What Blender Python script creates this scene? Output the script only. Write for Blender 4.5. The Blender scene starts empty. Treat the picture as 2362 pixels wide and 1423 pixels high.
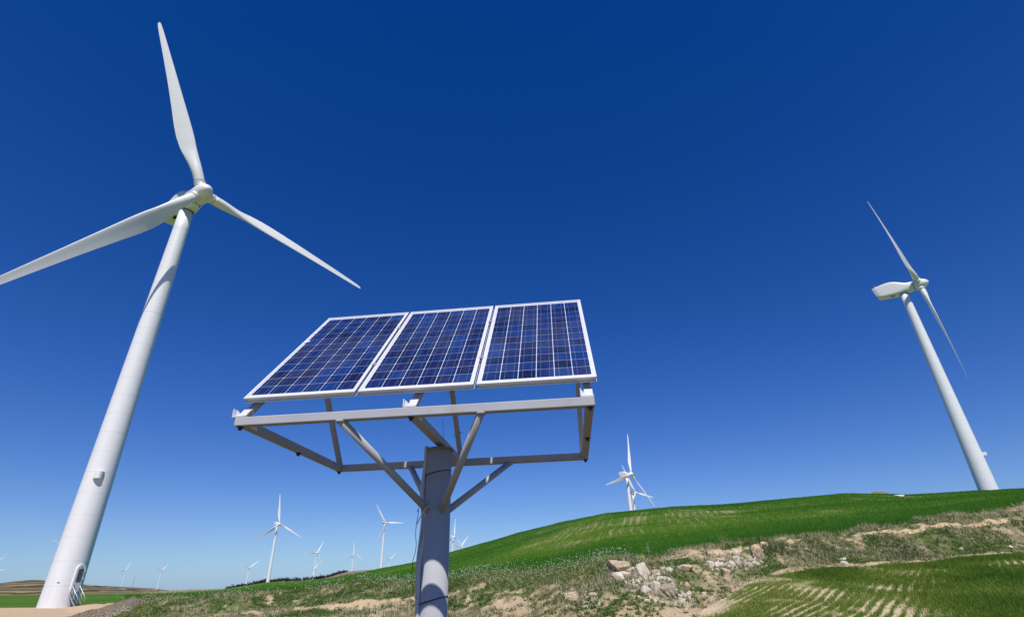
import bpy, bmesh, math, random
import numpy as np
from mathutils import Matrix, Vector

random.seed(7)
rng = np.random.default_rng(11)
scene = bpy.context.scene
EYE = 1.65                                   # eye height above the dirt by the stand
PX_W, PX_H = 2362.0, 1423.0                  # size of the photograph

# ------------------------------------------------------------------ camera
FOCAL, PITCH, ROLL = 1196.07, math.radians(27.5676), math.radians(-1.7453)
Fv = np.array([0, math.cos(PITCH), math.sin(PITCH)])
Rv = np.array([1.0, 0, 0]); Uv = np.cross(Rv, Fv)
Rv, Uv = math.cos(ROLL) * Rv + math.sin(ROLL) * Uv, -math.sin(ROLL) * Rv + math.cos(ROLL) * Uv
cam_data = bpy.data.cameras.new('camera')
cam_data.sensor_width = 36.0
cam_data.lens = 36.0 * FOCAL / PX_W
cam_data.clip_start = 0.05
cam_data.clip_end = 30000
cam = bpy.data.objects.new('camera', cam_data)
scene.collection.objects.link(cam)
cam.matrix_world = Matrix(((Rv[0], Uv[0], -Fv[0], 0), (Rv[1], Uv[1], -Fv[1], 0), (Rv[2], Uv[2], -Fv[2], EYE), (0, 0, 0, 1)))
scene.camera = cam

# ------------------------------------------------------------------ sky, sun, exposure
SUN_EL, SUN_AZ = math.radians(54.9), math.radians(176.2)
world = bpy.data.worlds.new('World'); scene.world = world; world.use_nodes = True
wn = world.node_tree.nodes; wl = world.node_tree.links
bg = wn['Background']
sky = wn.new('ShaderNodeTexSky'); sky.sky_type = 'NISHITA'; sky.sun_disc = False
sky.sun_elevation = SUN_EL; sky.sun_rotation = SUN_AZ
sky.altitude = 0; sky.air_density = 1.0; sky.dust_density = 0.0; sky.ozone_density = 6.0
# colour response of the camera: one fixed 3x3 matrix over the whole sky
SKY_M = ((-.50, 1.31, -.48), (-.93, 1.91, -.47), (.10, -.12, 1.05))
comb = wn.new('ShaderNodeCombineColor')
for i_, row_ in enumerate(SKY_M):
    dp = wn.new('ShaderNodeVectorMath'); dp.operation = 'DOT_PRODUCT'; wl.new(sky.outputs[0], dp.inputs[0]); dp.inputs[1].default_value = row_
    mx = wn.new('ShaderNodeMath'); mx.operation = 'MAXIMUM'; wl.new(dp.outputs['Value'], mx.inputs[0]); mx.inputs[1].default_value = 0.0
    wl.new(mx.outputs[0], comb.inputs[i_])
wl.new(comb.outputs[0], bg.inputs['Color'])
bg.inputs['Strength'].default_value = 0.10
sun_data = bpy.data.lights.new('sun', 'SUN'); sun_data.energy = 4.7; sun_data.angle = math.radians(0.53)
sun_data.color = (1.0, 0.955, 0.885)
sun = bpy.data.objects.new('sun', sun_data); scene.collection.objects.link(sun)
sun_dir = Vector((math.sin(SUN_AZ) * math.cos(SUN_EL), math.cos(SUN_AZ) * math.cos(SUN_EL), math.sin(SUN_EL)))
sun.rotation_euler = sun_dir.to_track_quat('Z', 'Y').to_euler(); sun.location = (0, -20, 40)
scene.view_settings.view_transform = 'Standard'; scene.view_settings.look = 'None'
scene.view_settings.exposure = 0.0; scene.view_settings.gamma = 1.0
scene.view_settings.use_curve_mapping = False
scene.cycles.use_denoising = True
scene.cycles.max_bounces = 8; scene.cycles.transparent_max_bounces = 16

# ------------------------------------------------------------------ helpers
def ray(x, y):
    return Fv + ((x - PX_W / 2) / FOCAL) * Rv + ((PX_H / 2 - y) / FOCAL) * Uv
def azel(x, y):
    d = ray(x, y); h = math.hypot(d[0], d[1]); return math.degrees(math.atan2(d[0], d[1])), d[2] / h
def link(o): scene.collection.objects.link(o); return o
def tag(o, label=None, cat=None, group=None, kind=None):
    if label: o['label'] = label
    if cat: o['category'] = cat
    if group: o['group'] = group
    if kind: o['kind'] = kind
    return o
def empty(name, loc, rz=0):
    o = bpy.data.objects.new(name, None); o.location = loc; o.rotation_euler = (0, 0, rz); o.empty_display_size = 0.2
    return link(o)
def add(name, mesh, parent=None, loc=None):
    o = bpy.data.objects.new(name, mesh)
    if parent is not None: o.parent = parent
    if loc is not None: o.location = loc
    return link(o)

class MB:
    """collects shapes into one mesh"""
    def __init__(s): s.v = []; s.f = []; s.m = []; s.sm = []
    def raw(s, verts, faces, mi=0, smooth=False):
        n = len(s.v); s.v += [tuple(map(float, p)) for p in verts]
        for f in faces: s.f.append(tuple(i + n for i in f)); s.m.append(mi); s.sm.append(smooth)
        return s
    def box(s, c, size, M=None, mi=0, bev=0.0):
        hx, hy, hz = size[0] / 2, size[1] / 2, size[2] / 2
        if bev > 0:
            bm = bmesh.new(); bmesh.ops.create_cube(bm, size=1.0)
            for v in bm.verts: v.co = Vector((v.co.x * size[0], v.co.y * size[1], v.co.z * size[2]))
            bmesh.ops.bevel(bm, geom=list(bm.edges), offset=bev, segments=2, affect='EDGES', profile=0.5)
            bm.verts.ensure_lookup_table(); pts = [v.co.copy() for v in bm.verts]; fs = [[v.index for v in f.verts] for f in bm.faces]; bm.free()
        else:
            pts = [Vector((x, y, z)) for z in (-hz, hz) for y in (-hy, hy) for x in (-hx, hx)]
            fs = [(0, 2, 3, 1), (4, 5, 7, 6), (0, 1, 5, 4), (2, 6, 7, 3), (0, 4, 6, 2), (1, 3, 7, 5)]
        if M is not None: pts = [M @ p for p in pts]
        c = Vector(c)
        return s.raw([p + c for p in pts], fs, mi)
    def bar(s, p0, p1, w, h, up=(0, 0, 1), mi=0, bev=0.0):
        p0, p1 = Vector(p0), Vector(p1); d = p1 - p0; L = d.length; d.normalize()
        x = d.cross(Vector(up)); x.normalize(); z = x.cross(d)
        M = Matrix((x, d, z)).transposed()
        return s.box((p0 + p1) / 2, (w, L, h), M, mi, bev)
    def path(s, pts, r, n=12, mi=0, cap=True):
        P = [Vector(p) for p in pts]; rr = r if hasattr(r, '__len__') else [r] * len(P)
        ref = Vector((0.13, 0.31, 0.94)); rings = []; base = len(s.v)
        prev = None
        for i, p in enumerate(P):
            t = (P[min(i + 1, len(P) - 1)] - P[max(i - 1, 0)]).normalized()
            if prev is None:
                a = ref.cross(t) if abs(ref.dot(t)) < .95 else Vector((1, 0, 0)).cross(t)
            else: a = prev - t * prev.dot(t)
            a.normalize(); prev = a; b = t.cross(a)
            rings += [p + (a * math.cos(2 * math.pi * k / n) + b * math.sin(2 * math.pi * k / n)) * rr[i] for k in range(n)]
        fs = []
        for i in range(len(P) - 1):
            for k in range(n): fs.append((i * n + k, i * n + (k + 1) % n, (i + 1) * n + (k + 1) % n, (i + 1) * n + k))
        s.raw(rings, fs, mi, True)
        if cap:
            s.f.append(tuple(base + k for k in reversed(range(n)))); s.m.append(mi); s.sm.append(False)
            s.f.append(tuple(base + (len(P) - 1) * n + k for k in range(n))); s.m.append(mi); s.sm.append(False)
        return s
    def lathe(s, prof, n=32, mi=0, axis='z', smooth=True, cap=True):
        pts = []; fs = []; base = len(s.v)
        for (r, h) in prof:
            for k in range(n):
                a = 2 * math.pi * k / n; c, q = r * math.cos(a), r * math.sin(a)
                pts.append((c, q, h) if axis == 'z' else (h, c, q))
        for i in range(len(prof) - 1):
            for k in range(n): fs.append((i * n + k, i * n + (k + 1) % n, (i + 1) * n + (k + 1) % n, (i + 1) * n + k))
        s.raw(pts, fs, mi, smooth)
        if cap:
            for i, rev in ((0, True), (len(prof) - 1, False)):
                if prof[i][0] > 1e-4:
                    idx = [base + i * n + k for k in range(n)]
                    s.f.append(tuple(reversed(idx)) if rev else tuple(idx)); s.m.append(mi); s.sm.append(False)
        return s
    def mesh(s, name, mats):
        me = bpy.data.meshes.new(name); me.from_pydata(s.v, [], s.f)
        for m in (mats if isinstance(mats, (list, tuple)) else [mats]): me.materials.append(m)
        me.polygons.foreach_set('material_index', s.m); me.polygons.foreach_set('use_smooth', s.sm)
        me.update(); return me
    def build(s, name, mats, parent=None, loc=None): return add(name, s.mesh(name, mats), parent, loc)

def mesh_np(name, V, F, mat, attrs=None, smooth=False):
    """fast mesh from numpy arrays; F has shape (n, 3) or (n, 4)"""
    V = np.asarray(V, np.float32); F = np.asarray(F, np.int32); k = F.shape[1]; n = len(F)
    me = bpy.data.meshes.new(name); me.vertices.add(len(V)); me.vertices.foreach_set('co', V.ravel())
    me.loops.add(n * k); me.loops.foreach_set('vertex_index', F.ravel())
    me.polygons.add(n); me.polygons.foreach_set('loop_start', np.arange(0, n * k, k, dtype=np.int32))
    me.polygons.foreach_set('use_smooth', np.full(n, smooth))
    for an, arr in (attrs or {}).items():
        a = me.attributes.new(an, 'FLOAT', 'POINT'); a.data.foreach_set('value', np.asarray(arr, np.float32))
    me.materials.append(mat); me.update(calc_edges=True); me.validate(); return me

# value noise in numpy
def _h(i, j, s):
    n = (i * 374761393 + j * 668265263 + s * 982451653) & 0x7fffffff
    n = ((n ^ (n >> 13)) * 1274126177) & 0x7fffffff
    return ((n ^ (n >> 16)) & 0xffff) / 65535.0
def vnoise(x, y, s=0):
    x = np.asarray(x, float); y = np.asarray(y, float)
    i = np.floor(x).astype(np.int64); j = np.floor(y).astype(np.int64); fx = x - i; fy = y - j
    fx = fx * fx * (3 - 2 * fx); fy = fy * fy * (3 - 2 * fy)
    return (_h(i, j, s) * (1 - fx) + _h(i + 1, j, s) * fx) * (1 - fy) + (_h(i, j + 1, s) * (1 - fx) + _h(i + 1, j + 1, s) * fx) * fy
def fbm(x, y, s=0, o=4):
    t = 0; a = .5; f = 1
    for k in range(o): t = t + a * vnoise(np.asarray(x) * f + 13.7 * k, np.asarray(y) * f - 7.1 * k, s + k); a *= .5; f *= 2.03
    return t / (1 - .5 ** o)
def sstep(a, b, x):
    t = np.clip((np.asarray(x, float) - a) / (b - a), 0, 1); return t * t * (3 - 2 * t)

# ------------------------------------------------------------------ materials
def mat(name, col, rough=.6, metal=0, coat=0, spec=.5, build=None):
    m = bpy.data.materials.new(name); m.use_nodes = True
    b = m.node_tree.nodes['Principled BSDF']
    b.inputs['Base Color'].default_value = (*col, 1); b.inputs['Roughness'].default_value = rough
    b.inputs['Metallic'].default_value = metal; b.inputs['Coat Weight'].default_value = coat
    b.inputs['Specular IOR Level'].default_value = spec
    if build: build(m.node_tree, b)
    return m
def N(t, kind, **kw):
    n = t.nodes.new(kind)
    for k, v in kw.items():
        if k in n.inputs: n.inputs[k].default_value = v
        else: setattr(n, k, v)
    return n
def noise(t, scale, detail=4, rough=.6, vec=None, coords='Object', stretch=None):
    tc = N(t, 'ShaderNodeTexCoord'); src = tc.outputs[coords]
    if stretch:
        mp = N(t, 'ShaderNodeMapping'); mp.inputs['Scale'].default_value = stretch; t.links.new(src, mp.inputs[0]); src = mp.outputs[0]
    n = N(t, 'ShaderNodeTexNoise', Scale=scale, Detail=detail, Roughness=rough); t.links.new(src, n.inputs['Vector']); return n.outputs['Fac']
def ramp(t, fac, stops):
    r = N(t, 'ShaderNodeValToRGB'); e = r.color_ramp.elements
    while len(e) < len(stops): e.new(.5)
    for el, (p, c) in zip(e, stops): el.position = p; el.color = (*c, 1) if len(c) == 3 else c
    t.links.new(fac, r.inputs[0]); return r.outputs[0]
def mixc(t, fac, a, b, mode='MIX'):
    m = N(t, 'ShaderNodeMix', data_type='RGBA', blend_type=mode)
    for sock, val in ((m.inputs[0], fac), (m.inputs[6], a), (m.inputs[7], b)):
        if isinstance(val, (int, float)): sock.default_value = val
        elif isinstance(val, tuple): sock.default_value = (*val, 1)
        else: t.links.new(val, sock)
    return m.outputs[2]
def bump(t, b, h, strength=.3, dist=.02):
    n = N(t, 'ShaderNodeBump', Strength=strength, Distance=dist); t.links.new(h, n.inputs['Height']); t.links.new(n.outputs[0], b.inputs['Normal'])
def attr(t, name):
    return N(t, 'ShaderNodeAttribute', attribute_name=name).outputs['Fac']
def obj_random(t): return N(t, 'ShaderNodeObjectInfo').outputs['Random']

def _tower(t, b):
    f = noise(t, .6, 5, .6, stretch=(1, 1, .06)); g = noise(t, 9, 3)
    c = mixc(t, f, (.70, .70, .71), (.82, .82, .825)); c = mixc(t, ramp(t, g, [(.66, (0, 0, 0)), (.8, (.12, .12, .12))]), c, (.55, .52, .47))
    k = noise(t, 1.6, 5, .7, stretch=(1, 1, .12)); c = mixc(t, ramp(t, k, [(.56, (0, 0, 0)), (.74, (.22, .22, .22))]), c, (.50, .47, .42))
    t.links.new(c, b.inputs['Base Color'])
M_tower = mat('tower_paint', (.8, .8, .8), .38, build=_tower)
def _blade(t, b):
    f = noise(t, .35, 4); t.links.new(mixc(t, f, (.72, .715, .69), (.80, .795, .775)), b.inputs['Base Color'])
M_blade = mat('blade_gelcoat', (.78, .78, .76), .33, build=_blade)
M_nac = mat('nacelle_fibreglass', (.78, .775, .75), .4, build=_blade)
M_dark = mat('dark_rubber', (.02, .02, .022), .7)
M_grille = mat('dark_grille', (.05, .055, .065), .55)
M_seam = mat('tower_weld_seam', (.64, .64, .65), .5)
M_galv = mat('galvanised_steel', (.5, .51, .53), .45, .7)
def _grey(t, b):
    f = noise(t, 3, 5, .65, stretch=(1, 1, .15)); g = noise(t, 40, 3)
    c = mixc(t, f, (.36, .365, .39), (.49, .495, .515)); c = mixc(t, ramp(t, g, [(.62, (0, 0, 0)), (.75, (.35, .35, .35))]), c, (.24, .22, .20))
    k = noise(t, 1.4, 5, .7, stretch=(1, 1, .25)); c = mixc(t, ramp(t, k, [(.60, (0, 0, 0)), (.72, (.40, .40, .40))]), c, (.33, .25, .17))
    t.links.new(c, b.inputs['Base Color']); bump(t, b, g, .08, .004)
M_grey = mat('grey_painted_steel', (.42, .43, .46), .7, spec=.15, build=_grey)
M_weld = mat('rusty_weld', (.25, .20, .15), .8)
M_bolt = mat('dark_bolt', (.06, .06, .065), .5, .6)
def _alu(t, b):
    f = noise(t, 30, 3); t.links.new(mixc(t, f, (.66, .665, .68), (.75, .75, .755)), b.inputs['Base Color'])
M_alu = mat('anodised_aluminium', (.78, .78, .8), .42, .15, build=_alu)
M_back = mat('white_backsheet', (.74, .75, .78), .3, coat=.8)
def _cell(t, b):
    tc = N(t, 'ShaderNodeTexCoord'); oi = N(t, 'ShaderNodeObjectInfo')
    va = N(t, 'ShaderNodeVectorMath', operation='ADD'); t.links.new(tc.outputs['Object'], va.inputs[0]); t.links.new(oi.outputs['Location'], va.inputs[1])
    vo = N(t, 'ShaderNodeTexVoronoi', Scale=55.0); t.links.new(va.outputs[0], vo.inputs['Vector'])
    n2 = N(t, 'ShaderNodeTexNoise', Scale=9.0, Detail=3.0); t.links.new(va.outputs[0], n2.inputs['Vector'])
    base = ramp(t, oi.outputs['Random'], [(0, (.005, .006, .042)), (.3, (.005, .011, .072)), (.65, (.005, .019, .115)), (1, (.006, .036, .19))])
    sp = mixc(t, .35, base, mixc(t, .6, base, vo.outputs['Color'], 'MULTIPLY'))
    sp = mixc(t, ramp(t, n2.outputs['Fac'], [(.45, (0, 0, 0)), (.75, (.45, .45, .45))]), sp, (.008, .045, .17))
    du = N(t, 'ShaderNodeTexNoise', Scale=2.2, Detail=6.0, Roughness=.7); t.links.new(va.outputs[0], du.inputs['Vector'])
    sp = mixc(t, ramp(t, du.outputs['Fac'], [(.42, (0, 0, 0)), (.8, (.16, .16, .16))]), sp, (.26, .27, .29))
    t.links.new(sp, b.inputs['Base Color'])
M_cell = mat('polycrystalline_silicon', (.01, .03, .13), .35, coat=.75, spec=.3, build=_cell)
M_cell.node_tree.nodes['Principled BSDF'].inputs['Coat Roughness'].default_value = .04
M_bus = mat('silver_busbar', (.30, .33, .42), .4, .5, coat=.6)
M_dropping = mat('bird_dropping', (.8, .8, .78), .8)
M_conduit = mat('grey_conduit', (.50, .505, .52), .5)
M_wire = mat('black_wire', (.03, .03, .032), .6)
M_tie = mat('pale_string', (.55, .52, .46), .8)

def _soil(t, b):
    f = noise(t, .5, 6, .7); g = noise(t, 6, 5, .7); e = noise(t, 45, 3, .7)
    c = ramp(t, f, [(.3, (.50, .36, .21)), (.55, (.60, .45, .28)), (.75, (.68, .55, .38))])
    c = mixc(t, ramp(t, g, [(.35, (.45, .45, .45)), (.6, (0, 0, 0))]), c, (.29, .215, .135))
    t.links.new(c, b.inputs['Base Color']); bump(t, b, e, .5, .05); return c
M_pad = mat('sandy_dirt', (.5, .4, .27), .95, spec=.1, build=_soil)
def _weedy(t, b):
    f = noise(t, 1.2, 6, .7); g = noise(t, 9, 5, .75)
    c = ramp(t, f, [(.35, (.20, .15, .09)), (.5, (.12, .105, .055)), (.65, (.055, .07, .025))])
    t.links.new(mixc(t, .4, c, ramp(t, g, [(.3, (.07, .06, .035)), (.7, (.20, .16, .10))])), b.inputs['Base Color']); bump(t, b, g, .6, .05)
M_near = mat('weedy_dirt', (.24, .2, .12), .95, spec=.1, build=_weedy)
def _bank(t, b):
    f = noise(t, .35, 6, .7); g = noise(t, 2.6, 6, .75); e = noise(t, 18, 4, .75)
    soil = ramp(t, g, [(.28, (.36, .26, .155)), (.5, (.50, .38, .245)), (.72, (.64, .53, .37))])
    dry = ramp(t, e, [(.3, (.24, .19, .115)), (.6, (.42, .345, .22)), (.8, (.56, .48, .33))])
    grn = ramp(t, e, [(.3, (.055, .09, .025)), (.7, (.15, .18, .055))])
    cov = attr(t, 'cover')
    c = mixc(t, cov, soil, mixc(t, ramp(t, f, [(.36, (0, 0, 0)), (.54, (1, 1, 1))]), dry, grn))
    t.links.new(c, b.inputs['Base Color']); bump(t, b, e, .7, .08)
M_bank = mat('weedy_bank_soil', (.4, .33, .22), .95, spec=.1, build=_bank)
def _wheat(t, b):
    f = noise(t, .02, 5, .6); g = noise(t, .35, 5, .7); e = noise(t, 4, 4, .75)
    c = ramp(t, f, [(.35, (.036, .132, .009)), (.55, (.058, .172, .012)), (.72, (.115, .205, .018))])
    c = mixc(t, .55, c, ramp(t, g, [(.3, (.026, .090, .006)), (.7, (.085, .185, .018))]))
    c = mixc(t, .3, c, ramp(t, e, [(.3, (.018, .062, .004)), (.7, (.11, .21, .022))]))
    c = mixc(t, attr(t, 'olive'), c, (.145, .195, .028))
    bare = ramp(t, e, [(.3, (.24, .20, .085)), (.7, (.44, .36, .21))])
    c = mixc(t, attr(t, 'bare'), c, bare)
    t.links.new(c, b.inputs['Base Color']); bump(t, b, e, .6, .25)
M_wheat = mat('green_wheat_sward', (.035, .12, .012), .9, spec=.12, build=_wheat)
def _rows(t, b):
    e = noise(t, 14, 4, .75); g = noise(t, 1.3, 5, .7)
    soil = ramp(t, e, [(.3, (.48, .36, .21)), (.7, (.70, .58, .40))])
    grn = ramp(t, e, [(.3, (.05, .095, .012)), (.7, (.13, .185, .03))])
    c = mixc(t, attr(t, 'green'), soil, grn)
    t.links.new(c, b.inputs['Base Color']); bump(t, b, e, .6, .06)
M_rows = mat('sown_field_soil', (.45, .36, .22), .95, spec=.1, build=_rows)
def leafmat(name, stops, rough=.6, tr=.25):
    def bld(t, b):
        c = ramp(t, attr(t, 'tint'), stops); t.links.new(c, b.inputs['Base Color'])
        tl = N(t, 'ShaderNodeBsdfTranslucent'); t.links.new(c, tl.inputs['Color']); ms = N(t, 'ShaderNodeMixShader'); ms.inputs[0].default_value = tr
        t.links.new(b.outputs[0], ms.inputs[1]); t.links.new(tl.outputs[0], ms.inputs[2])
        t.links.new(ms.outputs[0], t.nodes['Material Output'].inputs['Surface'])
    return mat(name, stops[0][1], rough, spec=.2, build=bld)
M_blades = leafmat('wheat_leaves', [(0, (.030, .115, .007)), (.5, (.070, .205, .014)), (.85, (.165, .28, .03)), (1, (.32, .32, .07))])
M_young = leafmat('young_wheat_leaves', [(0, (.055, .140, .011)), (.5, (.145, .225, .026)), (1, (.34, .35, .08))])
M_weed = leafmat('weed_leaves', [(0, (.055, .11, .026)), (.5, (.125, .20, .045)), (.85, (.25, .29, .075)), (1, (.40, .38, .10))])
M_dry = leafmat('dry_grass_stems', [(0, (.34, .27, .17)), (.5, (.54, .45, .29)), (1, (.74, .64, .42))], .8, .1)
M_white_fl = mat('white_petals', (.88, .87, .78), .7)
M_yellow_fl = mat('yellow_petals', (.62, .46, .02), .7)
def rockmat(name, lo, mid, hi):
    def bld(t, b):
        f = noise(t, 2.2, 6, .7); e = noise(t, 14, 5, .75); r = obj_random(t)
        c = ramp(t, f, [(.3, lo), (.5, mid), (.7, hi)])
        c = mixc(t, ramp(t, e, [(.3, (.55, .55, .55)), (.5, (0, 0, 0))]), c, tuple(x * .55 for x in lo))
        c = mixc(t, r, c, mixc(t, .22, c, (.62, .58, .5)))
        t.links.new(c, b.inputs['Base Color']); bump(t, b, e, .7, .05)
    return mat(name, mid, .9, spec=.15, build=bld)
M_rock_w = rockmat('white_limestone', (.52, .42, .29), (.70, .61, .48), (.82, .76, .65))
M_rock_t = rockmat('tan_limestone', (.42, .29, .16), (.58, .45, .29), (.68, .59, .45))
M_rock_b = rockmat('craggy_brown_limestone', (.17, .12, .07), (.36, .28, .18), (.55, .49, .38))
def _gravel(t, b):
    e = noise(t, 16, 5, .8); f = noise(t, 1.5, 4)
    c = ramp(t, e, [(.3, (.21, .17, .12)), (.5, (.37, .31, .235)), (.7, (.55, .48, .38))])
    t.links.new(mixc(t, f, c, (.30, .245, .18)), b.inputs['Base Color']); bump(t, b, e, .8, .08)
M_gravel = mat('gravel', (.3, .26, .2), .95, spec=.1, build=_gravel)
M_path = mat('pale_trodden_dirt', (.55, .45, .31), .95, spec=.1, build=_soil)
def farmat(name, stops, scale=(.004, .004, .02), s=1.0, det=5):
    def bld(t, b):
        f = noise(t, s, det, .65, stretch=scale); t.links.new(ramp(t, f, stops), b.inputs['Base Color'])
    return mat(name, stops[0][1], .95, spec=.05, build=bld)
M_plain = farmat('far_plain', [(.35, (.05, .10, .02)), (.5, (.30, .26, .13)), (.65, (.10, .14, .04))])
M_darkhill = farmat('dark_scrub_hill', [(.3, (.10, .075, .055)), (.55, (.17, .13, .09)), (.68, (.30, .26, .16))], (.02, .02, .06))
M_barehill = farmat('bare_brown_hill', [(.3, (.13, .095, .065)), (.55, (.22, .165, .115)), (.7, (.36, .30, .21))], (.03, .03, .1))
def _terr(t, b):
    tc = N(t, 'ShaderNodeTexCoord'); sx = N(t, 'ShaderNodeSeparateXYZ'); t.links.new(tc.outputs['Object'], sx.inputs[0])
    wob = noise(t, 1, 3, .5, stretch=(.006, .006, .006))
    ml = N(t, 'ShaderNodeMath', operation='MULTIPLY_ADD'); t.links.new(wob, ml.inputs[0]); ml.inputs[1].default_value = 22.0; t.links.new(sx.outputs['Z'], ml.inputs[2])
    md = N(t, 'ShaderNodeMath', operation='MULTIPLY'); t.links.new(ml.outputs[0], md.inputs[0]); md.inputs[1].default_value = 1 / 14.0
    fr = N(t, 'ShaderNodeMath', operation='FRACT'); t.links.new(md.outputs[0], fr.inputs[0])
    c = ramp(t, fr.outputs[0], [(0, (.05, .045, .03)), (.26, (.07, .06, .035)), (.32, (.38, .31, .16)), (.46, (.30, .22, .14)), (.54, (.06, .06, .03)), (.70, (.17, .12, .085)), (.92, (.26, .23, .10)), (1, (.05, .05, .03))])
    t.links.new(mixc(t, .3, c, ramp(t, noise(t, 1, 4, .6, stretch=(.02, .02, .05)), [(.35, (.06, .05, .035)), (.65, (.17, .13, .08))])), b.inputs['Base Color'])
M_terr = mat('terraced_slope', (.25, .2, .12), .95, spec=.05, build=_terr)
M_pine = leafmat('dark_pine_foliage', [(0, (.012, .022, .012)), (1, (.035, .05, .022))], .7, .1)
M_bark = mat('dark_bark', (.05, .04, .03), .9)
M_twig = mat('pale_dead_wood', (.30, .26, .21), .9)
M_char = mat('charred_wood', (.035, .028, .022), .9)

# ------------------------------------------------------------------ the lie of the land (metres, around the camera)
def curve(pts):
    a = []
    for (x, y, r) in pts:
        az, t = azel(x, y); a.append((az, r, t * r))
    a.sort(); return np.array(a)
# bank foot, bank top (= foot of the wheat hill), hill crest
C2 = curve([(-200, 1427, 68), (0, 1423, 66), (150, 1423, 60), (300, 1427, 42), (520, 1434, 34), (700, 1434, 30), (950, 1436, 25), (1181, 1437, 22), (1400, 1440, 20), (1540, 1440, 20),
            (1610, 1424, 21), (1670, 1375, 24), (1716, 1345, 27), (1787, 1323, 30), (1915, 1308, 33), (2098, 1296, 37), (2362, 1274, 42), (2600, 1262, 45)])
C3 = curve([(-200, 1407, 104), (0, 1401, 104), (150, 1400, 104), (205, 1393, 74), (269, 1390, 63), (323, 1385, 58), (404, 1381, 54), (520, 1375, 50), (698, 1364, 46), (825, 1345, 42), (930, 1345, 39), (1040, 1339, 36),
            (1152, 1328, 34), (1291, 1311, 32), (1403, 1291, 31), (1487, 1287, 32), (1599, 1270, 34), (1700, 1254, 36), (1793, 1243.7, 38), (1946, 1228, 42), (2098, 1207, 46), (2362, 1167, 52), (2600, 1140, 56)])
C4 = curve([(-200, 1378, 800), (0, 1372, 800), (200, 1370, 800), (400, 1365, 800), (500, 1360, 840), (560, 1351, 820), (618, 1341.5, 795), (675, 1341, 740), (709, 1337.6, 690), (759, 1332.5, 620), (820, 1321.6, 545), (880, 1310.5, 480), (960, 1296, 400),
            (1044, 1272.5, 340), (1100, 1257, 310), (1200, 1228, 280), (1300, 1204, 255), (1400, 1184.5, 240), (1455, 1179.5, 235), (1550, 1170, 230), (1640, 1166, 228), (1700, 1162.5, 226), (1800, 1153, 224), (1946, 1140, 222),
            (2040, 1141, 222), (2100, 1143, 222), (2250, 1134, 222), (2362, 1129, 222), (2600, 1118, 222)])
AZG = np.linspace(-180, 180, 14401)
def on_grid(C, rflat, zflat):
    r = np.interp(AZG, C[:, 0], C[:, 1]); z = np.interp(AZG, C[:, 0], C[:, 2])
    k = np.ones(25) / 25
    r = np.convolve(np.pad(r, 12, 'edge'), k, 'valid'); z = np.convolve(np.pad(z, 12, 'edge'), k, 'valid')
    w = 1 - sstep(55, 120, np.abs(AZG))
    return r * w + rflat * (1 - w), z * w + zflat * (1 - w)
R2, Z2 = on_grid(C2, 45, -EYE); R3, Z3 = on_grid(C3, 70, -EYE); R4, Z4 = on_grid(C4, 500, -1.2)
ZF = -3 + 15 * sstep(-22, -12, AZG) * (1 - sstep(60, 120, AZG))
R1 = 12.0
def height0(az, r):
    """smooth ground height relative to the eye"""
    r = np.asarray(r, float); az = np.asarray(az, float)
    g = lambda A: np.interp(az, AZG, A)
    r2, z2, r3, z3, r4, z4, zf = g(R2), g(Z2), g(R3), g(Z3), g(R4), g(Z4), g(ZF)
    z1 = -EYE
    s = np.clip((r - R1) / (r2 - R1), 0, 1); za = z1 + (z2 - z1) * (s * .75 + .25 * s * s)
    s = np.clip((r - r2) / (r3 - r2), 0, 1); zb = z2 + (z3 - z2) * (s + .10 * np.sin(2 * math.pi * s) * -1)
    s = np.clip((r - r3) / (r4 - r3), 0, 1); zc = r * (z3 / r3 + (z4 / r4 - z3 / r3) * (1 - (1 - s) ** 1.7))
    d = np.maximum(r - r4, 0); w = r4 * .22
    zd = z4 + (z4 / r4) * d * np.exp(-d / w) - (z4 - zf) * (1 - np.exp(-(d / (2 * w)) ** 2))
    return np.where(r < R1, z1, np.where(r < r2, za, np.where(r < r3, zb, np.where(r < r4, zc, zd))))
def height(az, r):
    az = np.asarray(az, float); r = np.asarray(r, float)
    a = np.radians(az); x = r * np.sin(a); y = r * np.cos(a)
    g = lambda A: np.interp(az, AZG, A)
    r2, r3, r4 = g(R2), g(R3), g(R4)
    pad = 1 - sstep(-36.5, -33, az)                                  # level dirt by the near turbine
    wb = sstep(r2 - 2, r2 + 2, r) * (1 - sstep(r3 - 2, r3 + 4, r)) * (1 - pad)
    wn = sstep(6, 14, r) * (1 - pad)
    wh = sstep(r3, r3 + 25, r) * (1 - sstep(r4 * .75, r4, r))
    n = wb * ((fbm(x * .45, y * .45, 3) - .5) * .75 + (fbm(x * 1.8, y * 1.8, 9, 3) - .5) * .26) + wn * (fbm(x * .8, y * .8, 5, 3) - .5) * .10
    n = n + wh * (fbm(x * .035, y * .035, 21, 3) - .5) * 1.6 * np.clip(r / 120, 0, 1)
    return height0(az, r) + n
def zw(x, y):
    return float(height(math.degrees(math.atan2(x, y)), math.hypot(x, y)) + EYE)
_RS = np.concatenate([np.linspace(13, 130, 2400), np.geomspace(130.2, 1500, 1500)])
def ground(px, py):
    """the point of the land seen at a place of the photograph"""
    az, t = azel(px, py); z = height(np.full_like(_RS, az), _RS); k = np.argmax(z / _RS >= t)
    r = _RS[k]; a = math.radians(az); return Vector((r * math.sin(a), r * math.cos(a), float(z[k]) + EYE))
def zs(x, y):
    return height(np.degrees(np.arctan2(x, y)), np.hypot(x, y)) + EYE

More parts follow.
